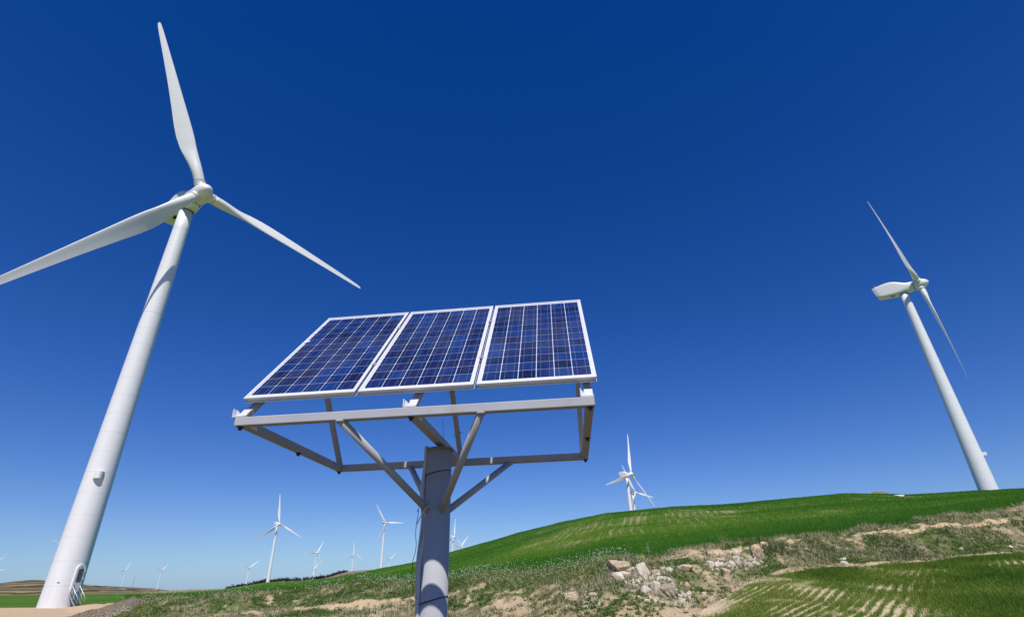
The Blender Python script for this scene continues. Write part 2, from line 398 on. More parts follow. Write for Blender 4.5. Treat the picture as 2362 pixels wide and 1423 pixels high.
# bare, thinly grown streaks of the wheat hill
BARE = [(1225, 1262, 6, 22, .8), (1268, 1245, 9, 30, .95), (1325, 1228, 12, 45, 1.0), (1385, 1238, 10, 30, .9), (1345, 1205, 8, 30, .9), (1430, 1205, 10, 40, .9), (1500, 1192, 11, 40, 1.0), (1560, 1195, 10, 40, .95), (1540, 1230, 14, 22, .75), (1630, 1190, 11, 40, .9),
        (1640, 1240, 10, 18, .6), (1230, 1290, 4, 12, .7), (1270, 1282, 4, 10, .75), (1760, 1225, 9, 20, .45), (1900, 1188, 10, 18, .4), (2010, 1192, 3.5, 9, .7), (1850, 1165, 16, 22, .35), (1120, 1300, 8, 20, .25), (1690, 1178, 10, 25, .5)]
BARE = [(ground(a, b), c, d, e) for a, b, c, d, e in BARE]
def hill_masks(x, y):
    m = np.zeros_like(x)
    ca, sa = math.cos(math.radians(14)), math.sin(math.radians(14))
    la = x * ca - y * sa; al = x * sa + y * ca
    for p, wl_, wr, k in BARE:
        l0 = p.x * ca - p.y * sa; a0 = p.x * sa + p.y * ca
        m = np.maximum(m, k * np.exp(-((la - l0) / wl_) ** 2 - ((al - a0) / wr) ** 2))
    warp = 2.2 * fbm(x * .03, y * .03, 31, 2)
    stripe = (.5 + .5 * np.sin(2 * math.pi * (la / 1.9 + warp * 1.2))) ** 2.5
    pat = fbm(la * .16, al * .06, 47, 5); brk = vnoise(la * .55, al * .07, 41)
    bare = .95 * m * sstep(.50, .78, .34 * stripe + .26 * brk + .60 * pat - .03) + .45 * sstep(.68, .80, fbm(x * .09, y * .05, 51, 4)) * sstep(60, 110, np.hypot(x, y)) * sstep(-9, 0, np.degrees(np.arctan2(x, y)))
    bare = np.maximum(bare, .38 * m * sstep(.42, .62, pat))
    rr = np.hypot(x, y); r4 = np.interp(np.degrees(np.arctan2(x, y)), AZG, R4)
    bare = np.maximum(bare, .85 * sstep(r4 * 1.01, r4 * 1.06, rr))          # unseen land beyond the crest, made tan to warm the turbine's bounce light
    olive = np.clip(m * .9 + .9 * (fbm(x * .018, y * .018, 61, 4) - .42) * 2, 0, 1) * .8 * sstep(45, 110, np.hypot(x, y))
    return np.clip(bare, 0, 1), olive
# drilled rows of the lower field
def row_masks(x, y, full=False):
    lat = x * .777 - y * .629 + .5 * (fbm(x * .16, y * .16, 71, 2) - .5) + .9 * sstep(11, 5, x) * (11 - x) * .12
    al = x * .629 + y * .777
    fine = .5 + .5 * np.sin(2 * math.pi * lat / .31)
    az = np.degrees(np.arctan2(x, y)); r = np.hypot(x, y); r2 = np.interp(az, AZG, R2)
    lush = sstep(31, 40, az + 12 * (fbm(x * .15, y * .15, 73, 3) - .5)) * .95 + .75 * sstep(6, 1.5, r2 - r) * sstep(24, 31, az) + 2.2 * (fbm(x * .30, y * .16, 75, 4) - .60)
    lush = np.clip(lush, 0, 1)
    sp = fbm(x * .9, y * .9, 77, 4)
    strip = sstep(.34, .62, fine * .40 + .62 * vnoise(lat * 1.25, al * .07, 78) + .55 * (fbm(x * .45, y * .45, 80, 4) - .5))
    g = np.clip((.06 + .94 * strip) * (.40 + .65 * sstep(.34, .60, sp)) * sstep(17.0, 21.0, az + 3 * (fbm(x * .6, y * .6, 79, 2) - .5)) * (1 - lush) + lush, 0, 1)
    g = g * sstep(.2, 1.1, r2 - r + .8 * (fbm(x * .9, y * .9, 81, 2) - .5))
    return (g, lush) if full else g
def bank_cover(x, y):
    az = np.degrees(np.arctan2(x, y)); r = np.hypot(x, y); r2 = np.interp(az, AZG, R2); r3 = np.interp(az, AZG, R3)
    s = np.clip((r - r2) / (r3 - r2), 0, 1)
    c = sstep(.33, .52, fbm(x * .30, y * .30, 83, 4) * .36 + fbm(x * 2.0, y * 2.0, 85, 4) * .69 + .01 + .03 * sstep(20, 30, az))
    bare = sstep(.45, .05, s) * sstep(-12, 0, az) * (1 - sstep(18, 22, az)) * .85
    lane = sstep(1.4 + 2.2 * sstep(24, 17, az), .3, r - r2) * sstep(11, 15, az)
    edge = sstep(.84, .97, s) * sstep(12, 22, az) * .75
    return np.clip(c * (1 - bare) * (1 - lane) * (1 - edge), 0, 1)

# ------------------------------------------------------------------ ground sheets (one continuous surface in named pieces)
az_fine = np.arange(-46, 46.01, .1); az_l = np.arange(-180, -46, 3.0); az_r = np.arange(49, 180.1, 3.0)
AZC = np.concatenate([az_l, az_fine, az_r])
def sheet(name, ra, rb, rows, cols, material, fn=None, geo=False):
    az = AZC[cols]; s = np.linspace(0, 1, rows)
    r = (ra[None, :] * (rb / ra)[None, :] ** s[:, None]) if geo else (ra[None, :] + (rb - ra)[None, :] * s[:, None])
    A = np.repeat(az[None, :], rows, 0); z = height(A, r) + EYE
    x = r * np.sin(np.radians(A)); y = r * np.cos(np.radians(A))
    n = len(az); idx = np.arange(rows * n).reshape(rows, n)
    Fq = np.stack([idx[:-1, :-1], idx[:-1, 1:], idx[1:, 1:], idx[1:, :-1]], -1).reshape(-1, 4)
    V = np.stack([x, y, z], -1).reshape(-1, 3)
    o = add(name, mesh_np(name, V, Fq, material, fn(V[:, 0], V[:, 1]) if fn else None, True))
    return tag(o, kind='structure')
gA = lambda A: np.interp(AZC, AZG, A)
c_all = np.arange(len(AZC)); i_pad = int(np.argmin(abs(AZC + 34.6))); i_fld = int(np.argmin(abs(AZC - 15.6)))
c_left, c_right, c_mid = c_all[:i_fld + 1], c_all[i_fld:], c_all[i_pad:]
one = np.ones(len(AZC))
sheet('dirt_ground', one * .2, one * R1, 16, c_all, M_near, geo=True)
c_mid0, c_pad0 = c_all[i_pad:i_fld + 1], c_all[:i_pad + 1]
sheet('sandy_ground', (one * R1)[c_mid0], gA(R2)[c_mid0], 40, c_mid0, M_near)
sheet('dirt_apron', (one * R1)[c_pad0], gA(R2)[c_pad0], 40, c_pad0, M_pad)
sheet('lower_field', (one * R1)[c_right], gA(R2)[c_right], 130, c_right, M_rows, lambda x, y: {'green': row_masks(x, y)})
sheet('turbine_pad', gA(R2)[:i_pad + 1], gA(R3)[:i_pad + 1], 20, c_all[:i_pad + 1], M_pad)
sheet('weedy_bank', gA(R2)[c_mid], gA(R3)[c_mid], 110, c_mid, M_bank, lambda x, y: {'cover': bank_cover(x, y)})
def _hm(x, y):
    b, o = hill_masks(x, y); return {'bare': b, 'olive': o}
sheet('wheat_hill', gA(R3), gA(R4) * 1.25, 170, c_all, M_wheat, _hm, geo=True)
sheet('far_plain', gA(R4) * 1.25, one * 9000, 40, c_all, M_plain, geo=True)

PATHS = []
def off_path(x, y):
    d = np.full(len(x), 99.0)
    for Q, wd in PATHS:
        for q in Q[::3]: d = np.minimum(d, np.hypot(x - q[0], y - q[1]) / wd)
    return d > rng.uniform(.45, 1.0, len(x))
def ribbon(name, pts, width, material, lift=.03, seed=0):
    P = [ground(*p) for p in pts]; Q = []
    for a, b in zip(P[:-1], P[1:]):
        n = max(2, int((b - a).length / .25))
        Q += [a.lerp(b, k / n) for k in range(n)]
    Q.append(P[-1]); Q = np.array([(q.x, q.y) for q in Q]); n = len(Q)
    k = np.ones(9) / 9
    Qs = np.stack([np.convolve(np.pad(Q[:, i], 4, 'edge'), k, 'valid') for i in (0, 1)], -1)
    PATHS.append((Qs, width * .8)); t = np.gradient(Qs, axis=0); t /= np.linalg.norm(t, axis=1)[:, None] + 1e-9; nn = np.stack([-t[:, 1], t[:, 0]], -1)
    s = np.arange(n) * .25
    wl_ = width * (.35 + .5 * fbm(s * .6, s * 0, seed, 3)) ; wr = width * (.35 + .5 * fbm(s * .6, s * 0 + 9, seed + 5, 3))
    fade = np.minimum(1, np.minimum(np.arange(n), np.arange(n)[::-1]) / 6.0); wl_ *= fade; wr *= fade
    C = 7; V = []
    for j in range(C):
        u = j / (C - 1) * 2 - 1
        off = np.where(u < 0, wl_ * u, wr * u); p = Qs + nn * off[:, None]
        V.append(np.stack([p[:, 0], p[:, 1], zs(p[:, 0], p[:, 1]) + lift * (1 - .8 * u * u)], -1))
    V = np.stack(V, 1).reshape(-1, 3); idx = np.arange(n * C).reshape(n, C)
    Fq = np.stack([idx[:-1, :-1], idx[:-1, 1:], idx[1:, 1:], idx[1:, :-1]], -1).reshape(-1, 4)
    return tag(add(name, mesh_np(name, V, Fq, material, None, True)), kind='structure')
ribbon('dirt_path', [(500, 1421), (560, 1417), (647, 1409), (749, 1400), (850, 1389), (952, 1378), (1010, 1372)], .95, M_path, .05, 3)
ribbon('footpath', [(1490, 1298), (1540, 1289), (1600, 1279), (1650, 1272), (1707, 1266), (1752, 1260), (1800, 1254), (1870, 1247)], .42, M_path, .05, 8)
ribbon('bank_track', [(1960, 1240), (2050, 1226), (2150, 1214), (2260, 1208), (2362, 1199), (2420, 1194)], .30, M_path, .05, 15)

# far hills, each a rounded ridge at its own distance
def ridge(name, tops, D, depth, material, rough=1.2, seed=0):
    a = np.array([(azel(x, y)[0], azel(x, y)[1] * D + EYE) for x, y in tops]); a = a[np.argsort(a[:, 0])]
    az = np.linspace(a[0, 0], a[-1, 0], 160); top = np.interp(az, a[:, 0], a[:, 1])
    k = np.ones(9) / 9; top = np.convolve(np.pad(top, 4, 'edge'), k, 'valid')
    ends = np.minimum(1, np.minimum(np.arange(160), np.arange(160)[::-1]) / 10.0)
    rows = 36; t = np.linspace(-1, 1, rows); V = []
    for tt in t:
        r = D + tt * depth; b = math.cos(tt * math.pi / 2) ** .8
        zz = -12 + (top + 12) * b * (.15 + .85 * ends)
        zz = zz + rough * (fbm(az * 3, np.full_like(az, tt * 3), seed) - .5) * 2 * b
        V.append(np.stack([r * np.sin(np.radians(az)), r * np.cos(np.radians(az)), zz], -1))
    V = np.array(V).reshape(-1, 3); idx = np.arange(rows * 160).reshape(rows, 160)
    Fq = np.stack([idx[:-1, :-1], idx[:-1, 1:], idx[1:, 1:], idx[1:, :-1]], -1).reshape(-1, 4)
    return tag(add(name, mesh_np(name, V, Fq, material, None, True)), kind='structure')
ridge('terraced_hill', [(-160, 1352), (-60, 1348), (0, 1345), (30, 1340), (75, 1336.5), (110, 1338), (180, 1346), (260, 1353), (330, 1360), (380, 1366)], 2300, 500, M_terr, .6, 3)
ridge('scrub_hill', [(120, 1352), (180, 1348), (240, 1350.5), (290, 1353), (330, 1355), (360, 1356.5), (385, 1360), (415, 1366), (450, 1370)], 3250, 350, M_darkhill, 1.0, 9)
ridge('wooded_ridge', [(470, 1368), (520, 1360), (560, 1352.5), (600, 1344), (640, 1339.5), (700, 1337), (760, 1330.5), (790, 1322), (830, 1319), (880, 1316), (960, 1312)], 1350, 160, M_darkhill, .6, 13)
ridge('bare_hill', [(735, 1340), (754, 1332), (780, 1323), (810, 1316.5), (840, 1314.5), (880, 1312), (920, 1310), (980, 1306)], 1150, 120, M_barehill, .5, 17)
mnd = ridge('earth_mound', [(1992, 1142), (2005, 1138), (2018, 1133.5), (2030, 1132), (2042, 1134), (2054, 1139), (2064, 1144)], 221, 6, M_barehill, .25, 19)

# ------------------------------------------------------------------ wind turbines
def superloft(stations, n=40, slant=0.0):
    V = []; F = []
    for (x, zb, zt, hw, e) in stations:
        zc, hz = (zb + zt) / 2, (zt - zb) / 2
        for k in range(n):
            a = 2 * math.pi * (k + .5) / n; c, s = math.cos(a), math.sin(a)
            yy = hw * math.copysign(abs(c) ** (2 / e), c); zz = hz * math.copysign(abs(s) ** (2 / e), s)
            V.append((x - slant * zz * (1 if x < -5 else 0), yy, zc + zz))
    m = len(stations)
    for i in range(m - 1):
        for k in range(n): F.append((i * n + k, i * n + (k + 1) % n, (i + 1) * n + (k + 1) % n, (i + 1) * n + k))
    return V, F, [tuple(range(n)), tuple((m - 1) * n + k for k in reversed(range(n)))]
def nacelle_mesh():
    st = [(-7.3, 1.0, 4.35, 1.5, 9), (-7.2, .85, 4.5, 1.6, 9), (-6.0, .6, 4.72, 1.68, 9), (-4.6, .4, 4.92, 1.72, 9), (-3.4, .25, 5.0, 1.72, 8), (-2.2, .12, 4.93, 1.72, 7), (-1.0, .02, 4.55, 1.7, 5.5),
          (.2, 0, 3.95, 1.68, 4), (1.2, 0, 3.45, 1.66, 3), (2.0, .03, 3.28, 1.63, 2.4), (2.8, .08, 3.28, 1.6, 2), (3.15, .1, 3.26, 1.58, 2)]
    V, F, caps = superloft(st, 44, .2)
    mb = MB(); mb.raw(V, F, 0, True); mb.f += caps; mb.m += [0, 0]; mb.sm += [False, False]
    mb.f = [tuple(reversed(f)) for f in mb.f]
    return mb.mesh('nacelle', M_nac)
def spinner_mesh():
    mb = MB(); n = 60; prof = [(-1.45, 1.56), (-1.3, 1.66), (-.8, 1.72), (-.2, 1.70), (.4, 1.62), (1.0, 1.48), (1.6, 1.22), (2.05, .9), (2.35, .55), (2.5, .22), (2.55, .01)]
    V = []; F = []
    for x, r in prof:
        for k in range(n):
            a = 2 * math.pi * k / n
            lobe = math.exp(-((x + .1) / .95) ** 2) * (.34 * max(0, math.cos(3 * a)) ** 1.5 - .10 * max(0, -math.cos(3 * a)))
            rr = r + lobe; V.append((x, -rr * math.sin(a), rr * math.cos(a)))
    for i in range(len(prof) - 1):
        for k in range(n): F.append((i * n + k, (i + 1) * n + k, (i + 1) * n + (k + 1) % n, i * n + (k + 1) % n))
    mb.raw(V, F, 0, True); mb.f.append(tuple(range(n))); mb.m.append(0); mb.sm.append(False)
    for k in range(3):                                            # blade sockets
        a = k * 2 * math.pi / 3; d = Vector((0, -math.sin(a), math.cos(a)))
        mb.path([d * 1.2, d * 2.05], .97, 28)
    return mb.mesh('hub', M_nac)
def collar_mesh(): return MB().path([(0, 0, 2.05), (0, 0, 2.14), (0, 0, 2.14), (0, 0, 2.2)], [1.03, 1.03, .98, .98], 32).mesh('blade_collar', M_nac)
def blade_mesh(R, ns=46, nc=26):
    """root at r = 2.1, along +z; leading edge to +y, wind from +x"""
    V = []; F = []
    fr = np.concatenate([np.linspace(0, .3, 20), np.linspace(.3, .96, ns - 26)[1:], np.linspace(.96, 1, 8)[1:]]); ns = len(fr)
    for f in fr:
        r = 2.15 + (R - 2.15) * f
        b = float(sstep(.04, .22, f))                            # circle to aerofoil
        chord = float(np.interp(f, [0, .05, .12, .2, .27, .34, .45, .6, .75, .88, .95, .985, .997, 1], [1.84, 1.85, 2.15, 2.75, 3.05, 2.95, 2.5, 1.95, 1.5, 1.12, .9, .66, .36, .08]))
        thick = float(np.interp(f, [0, .05, .12, .2, .3, .5, .8, 1], [1.0, .98, .70, .42, .29, .22, .17, .14])) * chord
        tw = math.radians(float(np.interp(f, [0, .1, .25, .5, .8, 1], [26, 26, 22, 16, 11, 9])))
        ax = .5 * (1 - b) + .30 * b                               # pitch axis position from the leading edge
        for k in range(nc):
            a = 2 * math.pi * k / nc; c, s = math.cos(a), math.sin(a)
            u = (1 - c) / 2                                        # 0 leading, 1 trailing
            t_air = (1.4845 * math.sqrt(max(u, 0)) - .63 * u - 1.758 * u * u + 1.4215 * u ** 3 - .5180 * u ** 4) * 2 / 2.0 if u > 0 else 0
            yc = (ax - u) * chord
            xt_c = s * .5 * thick; xt_a = math.copysign(t_air, s) * .5 * thick if abs(s) > 1e-9 else 0
            camber = .035 * chord * math.sin(math.pi * u) * b
            xc = xt_c * (1 - b) + xt_a * b - camber
            V.append((xc * math.cos(tw) + yc * math.sin(tw) + (-1.0 * f * f), yc * math.cos(tw) - xc * math.sin(tw), r))
    for i in range(ns - 1):
        for k in range(nc): F.append((i * nc + k, i * nc + (k + 1) % nc, (i + 1) * nc + (k + 1) % nc, (i + 1) * nc + k))
    mb = MB().raw(V, F, 0, True); mb.f.append(tuple((ns - 1) * nc + k for k in range(nc))); mb.m.append(0); mb.sm.append(True)
    mb.f.append(tuple(reversed(range(nc)))); mb.m.append(0); mb.sm.append(False)
    me = mb.mesh('blade', M_blade)
    bm = bmesh.new(); bm.from_mesh(me); bmesh.ops.recalc_face_normals(bm, faces=bm.faces); bm.to_mesh(me); bm.free(); return me
ME_NAC, ME_HUB, ME_COL, ME_BLADE = nacelle_mesh(), spinner_mesh(), collar_mesh(), blade_mesh(38.0)
TILT = .07
def turbine(label, az, D, zh, yaw, phase, group, detail=False, nsc=1.0, r_base=2.15, r_top=1.18, base_at=None, pitch=0.0, oh=4.7, tilt=TILT):
    a = math.radians(az); X, Y = D * math.sin(a), D * math.cos(a)
    zg = zw(X, Y); ztop = zh + EYE - 1.62 * nsc
    base = max(min(zg, ztop - 40), ztop - 90) if base_at is None else base_at
    root = empty('wind_turbine', (X, Y, base)); tag(root, label, 'wind turbine', group)
    H = ztop - base
    sink = 1.0
    n = 64 if detail else 20
    tw = MB().lathe([(r_base, -sink)] + [(r_base + (r_top - r_base) * k / 16, H * k / 16) for k in range(17)], n).build('tower', M_tower, root)
    rel = math.radians(90 - yaw)                                  # nose direction as a rotation about z
    nac = add('nacelle', ME_NAC, root, (0, 0, H)); nac.rotation_euler = (0, 0, rel); nac.scale = (nsc * oh / 4.7, nsc, nsc * (1.16 if oh > 5 else 1.0))
    nd = Vector((math.cos(rel), math.sin(rel), 0)); c = Vector((0, 0, H + 1.62 * nsc)) + nd * (oh * nsc)
    rot = Matrix.Rotation(rel, 4, 'Z') @ Matrix.Rotation(-tilt, 4, 'Y')
    hub = add('hub', ME_HUB, root)
    hub.matrix_local = Matrix.Translation(c) @ rot @ Matrix.Rotation(phase, 4, 'X') @ Matrix.Scale(nsc, 4)
    for k in range(3):
        bl = add('blade', ME_BLADE, root)
        bl.matrix_local = Matrix.Translation(c) @ rot @ Matrix.Rotation(phase + k * 2 * math.pi / 3, 4, 'X') @ Matrix.Rotation(-pitch, 4, 'Z')
        if detail: 
            cl = add('blade_collar', ME_COL, bl); cl.scale = (nsc, nsc, 1)
    if detail:
        MB().lathe([(r_top + .02, H - .12), (r_top + .1, H - .1), (r_top + .1, H + .08), (r_top, H + .1)], 48).build('yaw_ring', M_dark, root)
        for zz in [k * 2.95 + 2.6 for k in range(21)]:
            if zz < H - 3:
                rr = r_base + (r_top - r_base) * zz / H
                big = abs(zz - H * .33) < 1.5 or abs(zz - H * .66) < 1.5
                MB().lathe([(rr - .02, zz - .03), (rr + (.012 if big else .004), zz - .02), (rr + (.012 if big else .004), zz + .02), (rr - .02, zz + .03)], 64, cap=False).build('weld_seam', M_seam, tw)
        mv = MB(); mv.path([(-6.6, .3, 4.6), (-6.75, .3, 5.8)], .045, 8); mv.path([(-6.9, .1, 5.6), (-6.55, .5, 5.6)], .03, 6); mv.box((-6.75, .3, 5.86), (.18, .18, .12))
        mv.build('weather_mast', M_galv, nac)
        MB().lathe([(1.2, 3.1), (1.46, 3.1), (1.46, 3.4), (1.2, 3.4)], 40, axis='x').build('hub_gap', M_dark, nac, (0, 0, 1.66))
        MB().box((-2.9, -.6, .15), (1.1, .5, .16)).build('service_hatch', M_dark, nac)
        MB().box((2.35, .95, .34), (.9, .16, .10), Matrix.Rotation(.5, 3, 'X')).build('vent_slot', M_dark, nac)
        MB().path([(.9, -1.42, .55), (1.9, -1.42, .62)], .08, 8).build('side_handle', M_nac, nac)
    return root, tw, H
NEAR_AZ, NEAR_D = -38.15, 100.8
near, near_tw, near_H = turbine('large white wind turbine on the left with a door and steps at its foot', NEAR_AZ, NEAR_D, 66.1, 126.75, math.radians(24.3), 'white wind turbines', True, base_at=0.0, oh=5.6, tilt=.03)
right_t, right_tw, right_H = turbine('wind turbine on the right seen side-on behind the crest of the green hill', 40.55, 220.7, 90.4, 134, math.radians(53.3), 'white wind turbines', True, nsc=1.12, r_base=2.5, r_top=1.22, pitch=math.radians(-2))

# door, steps, hood and box of the near tower (local to the tower root, whose base is at z = 0)
def on_tower(px, py, az_c, Dt):
    az, t = azel(px, py); return az - az_c, t * (Dt - 1.5) + EYE
DOOR = math.radians(90 - 104)                                      # direction the door faces
ca, sa = math.cos(DOOR), math.sin(DOOR); Mz = Matrix.Rotation(DOOR, 3, 'Z')
def dl(x, y, z): return Vector((x * ca - y * sa, x * sa + y * ca, z))
def stadium(w, h, n=14):
    r = w / 2; p = []
    for k in range(n + 1): a = math.pi * k / n; p.append((r * math.cos(a), h / 2 - r + r * math.sin(a)))
    for k in range(n + 1): a = math.pi + math.pi * k / n; p.append((r * math.cos(a), -h / 2 + r + r * math.sin(a)))
    return p
def plate(poly, x0, x1, zc, mats, name, parent):
    n = len(poly); V = [dl(x0, p[0], p[1] + zc) for p in poly] + [dl(x1, p[0], p[1] + zc) for p in poly]
    mb = MB(); mb.raw(V, [(k, (k + 1) % n, n + (k + 1) % n, n + k) for k in range(n)] + [tuple(range(n, 2 * n)), tuple(reversed(range(n)))])
    return mb.build(name, mats, parent)
dz0, dz1 = 1.55, 5.15
zc = (dz0 + dz1) / 2; rd = 2.06
door = plate(stadium(1.25, dz1 - dz0), rd - .5, rd + .16, zc, M_tower, 'door', near)
plate(stadium(1.05, dz1 - dz0 - .2), rd + .16, rd + .185, zc, M_blade, 'door_leaf', door)
gr = MB()
gr.box(dl(rd + .2, 0, zc + .45), (.04, .66, 1.55), Mz); gr.build('grille', M_grille, door)
for k in range(9): MB().box(dl(rd + .225, 0, zc - .2 + k * .162), (.02, .62, .05), Mz).build('grille_slat', M_galv, door)
MB().path([dl(rd + .18, 0, zc + 1.42), dl(rd + .24, 0, zc + 1.42)], .07, 12).build('door_lamp', M_dark, door)
MB().path([dl(rd + .2, -.3, zc - .75), dl(rd + .28, -.3, zc - .75), dl(rd + .28, -.3, zc - 1.05)], .03, 8).build('door_handle', M_dark, door)
for zz in (zc + 1.0, zc + .1, zc - .9): MB().box(dl(rd + .19, .6, zz), (.08, .08, .16), Mz).build('hinge', M_tower, door)
st = empty('steps', (0, 0, 0)); bpy.data.objects.remove(st)
stair = MB(); ntr = 6
for s in (-.5, .5): stair.bar(dl(rd + .1, s, 1.45), dl(rd + 1.75, s, -.05), .05, .16)
steps = stair.build('steps', M_galv, near)
for k in range(ntr):
    f = (k + .5) / ntr; MB().box(dl(rd + .15 + 1.55 * f, 0, 1.42 - 1.45 * f), (.26, .95, .035), Mz).build('tread', M_grille, steps)
for s in (-.52, .52):
    hr = MB(); hr.path([dl(rd + .2, s, 1.4), dl(rd + .2, s, 2.45), dl(rd + 1.75, s, 1.05), dl(rd + 1.75, s, -.05)], .03, 8)
    hr.path([dl(rd + .95, s, .7), dl(rd + .95, s, 1.77)], .022, 8); hr.path([dl(rd + .2, s, 1.95), dl(rd + 1.75, s, .55)], .02, 8); hr.build('handrail', M_galv, steps)
def hood(rt, root, d_az, z, R_at, w, h, dep):
    """half-round vent hood on a tower, open below"""
    a0 = math.radians(90 - d_az); c, s = math.cos(a0), math.sin(a0); mb = MB(); n = 14; V = []
    for zz, k0 in ((z, 1.0), (z + h, 1.0)):
        for k in range(n + 1):
            a = -math.pi / 2 + math.pi * k / n; x = R_at - .12 + dep * math.cos(a); y = w / 2 * math.sin(a); V.append((x * c - y * s, x * s + y * c, zz))
    F = [(k, k + 1, n + 2 + k, n + 1 + k) for k in range(n)] + [tuple(n + 1 + k for k in range(n + 1))]
    mb.raw(V, F, 0); o = mb.build('vent_hood', M_tower, root)
    md = o.modifiers.new('solid', 'SOLIDIFY'); md.thickness = .03
    return o
_, zh_ = on_tower(217, 1104, NEAR_AZ, NEAR_D)
hood(near_tw, near, NEAR_AZ + 180 + 4, zh_, 2.15 - .97 * zh_ / near_H, 1.15, 1.0, .75)
MB().box((2.14 * math.cos(math.radians(90 - 160)), 2.14 * math.sin(math.radians(90 - 160)), 3.0), (.1, .3, .08), Matrix.Rotation(math.radians(90 - 160), 3, 'Z')).build('sensor', M_galv, near)
_, zb_ = on_tower(2266, 1046, 40.55, 220.7)
zl = zb_ - right_t.location.z; rl = 2.5 - 1.28 * zl / right_H
a_ = math.radians(90 - (40.55 + 90)); MB().box(((rl + .4) * math.cos(a_), (rl + .4) * math.sin(a_), zl), (1.1, 1.0, 1.1), Matrix.Rotation(a_, 3, 'Z'), bev=.12).build('vent_hood', M_tower, right_t)

FAR = [
 ('larger of the two overlapping wind turbines above the crest of the green hill', 11.49, 483, 78.7, 138, 108),
 ('smaller wind turbine half hidden behind another one above the crest of the green hill', 11.86, 723, 94.6, 140, 25),
 ('tallest wind turbine left of the grey post, standing on a yellowish grassy mound', -23.43, 795, 72.5, 130, 6),
 ('small turbine beyond the dark trees, just left of the tall turbine on the grassy mound', -25.17, 2060, 56.9, 134, 69),
 ('wind turbine above the dark wood with one blade level to the left', -19.59, 1775, 84.8, 135, 91),
 ('faint far turbine directly behind the turbine above the dark wood', -19.66, 2817, 67.8, 140, 77),
 ('small wind turbine with one upright blade on the bare brown hill', -16.20, 2016, 92.3, 133, 7),
 ('wind turbine with a level blade to the right, next left of the grey post', -13.52, 1077, 100.6, 140, 32),
 ('small far turbine just right of the turbine next to the grey post', -12.76, 2430, 87.4, 133, 72),
 ('wind turbine with one upright blade directly right of the grey post', -6.66, 1226, 84.7, 132, 113),
 ('wind turbine sunk behind the hill, its hub barely above the wheat right of the post', -5.99, 1357, 71.5, 133, 75),
 ('left of the two tiny turbines on the scrub hill behind the big tower', -34.38, 3281, 90.4, 119, 110),
 ('right of the two tiny turbines on the scrub hill behind the big tower', -31.89, 3097, 81.6, 123, 77),
 ('blade tip of a very far turbine left of the turbine on the grassy mound', -23.70, 3675, 41.2, 132, 27),
 ('far turbine hidden by the big left tower except for a blade tip', -38.65, 1637, 96.0, 132, 73),
 ('upper of two far turbines whose blade tips poke in at the left edge', -42.86, 2762, 102.7, 132, 60),
 ('lower of two far turbines whose blade tips poke in at the left edge', -42.75, 2499, 71.1, 132, 33),
]
for lab, az, D, zh, yaw, ph in FAR:
    turbine(lab, az, D, zh, yaw, math.radians(ph), 'white wind turbines')

# ------------------------------------------------------------------ solar panel stand
PSI = math.radians(-5.28767)
SX, SY = -.6177, 4.2107
stand = empty('panel_stand', (SX, SY, 0), PSI); tag(stand, 'grey steel post carrying a square tube frame under the three solar panels', 'stand')
FW, FD, T = 1.2155, .877, .06; ZB = 2.621; ZM = ZB + T / 2
PT = math.radians(47.265); cs, sn = math.cos(PT), math.sin(PT)
def st_part(mb, name, m, parent=stand): return mb.build(name, m, parent)
post = MB().lathe([(.100, -.35), (.100, 2.575)], 48).build('post', M_grey, stand)
MB().lathe([(.100, 2.575), (.112, 2.577), (.112, 2.592), (.02, 2.593)], 48).build('cap_plate', M_weld, post)
MB().bar((-FW, -FD + T / 2, ZM), (FW, -FD + T / 2, ZM), T, T, bev=.006).build('front_beam', M_grey, stand)
MB().bar((-FW, FD - T / 2, ZM), (FW, FD - T / 2, ZM), T, T, bev=.006).build('rear_beam', M_grey, stand)
for s in (-1, 1): MB().bar((s * (FW - T / 2 - .002), -FD + T + .001, ZM), (s * (FW - T / 2 - .002), FD - T - .001, ZM), T - .004, T - .004, bev=.006).build('side_beam', M_grey, stand)
MB().bar((.005, -FD + T + .001, ZM), (.005, FD - T - .001, ZM), .066, T - .004, bev=.006).build('centre_beam', M_grey, stand)
for su in (-1, 1):
    for sv in (-1, 1):
        top = Vector((su * .475, sv * (FD - T / 2), ZB + .004)); bot = Vector((su * .055, sv * .075, 2.13))
        br = MB().path([bot - (top - bot).normalized() * .03, top], .026, 20).build('brace', M_grey, stand)
        MB().path([top - Vector((0, 0, .018)), top - Vector((0, 0, .002))], [.026, .038], 20).build('weld', M_grey, br)
for u in (-FW + .03, .005, FW - .03):
    for v in ((-FD + .035), FD - .035) + ((0.0,) if abs(u) > .5 else ()):
        b = MB(); b.path([(u, v, ZB - .022), (u, v, ZB + .001)], .013, 6); b.path([(u, v, ZB - .005), (u, v, ZB + .001)], .021, 16); b.build('bolt', M_bolt, stand)
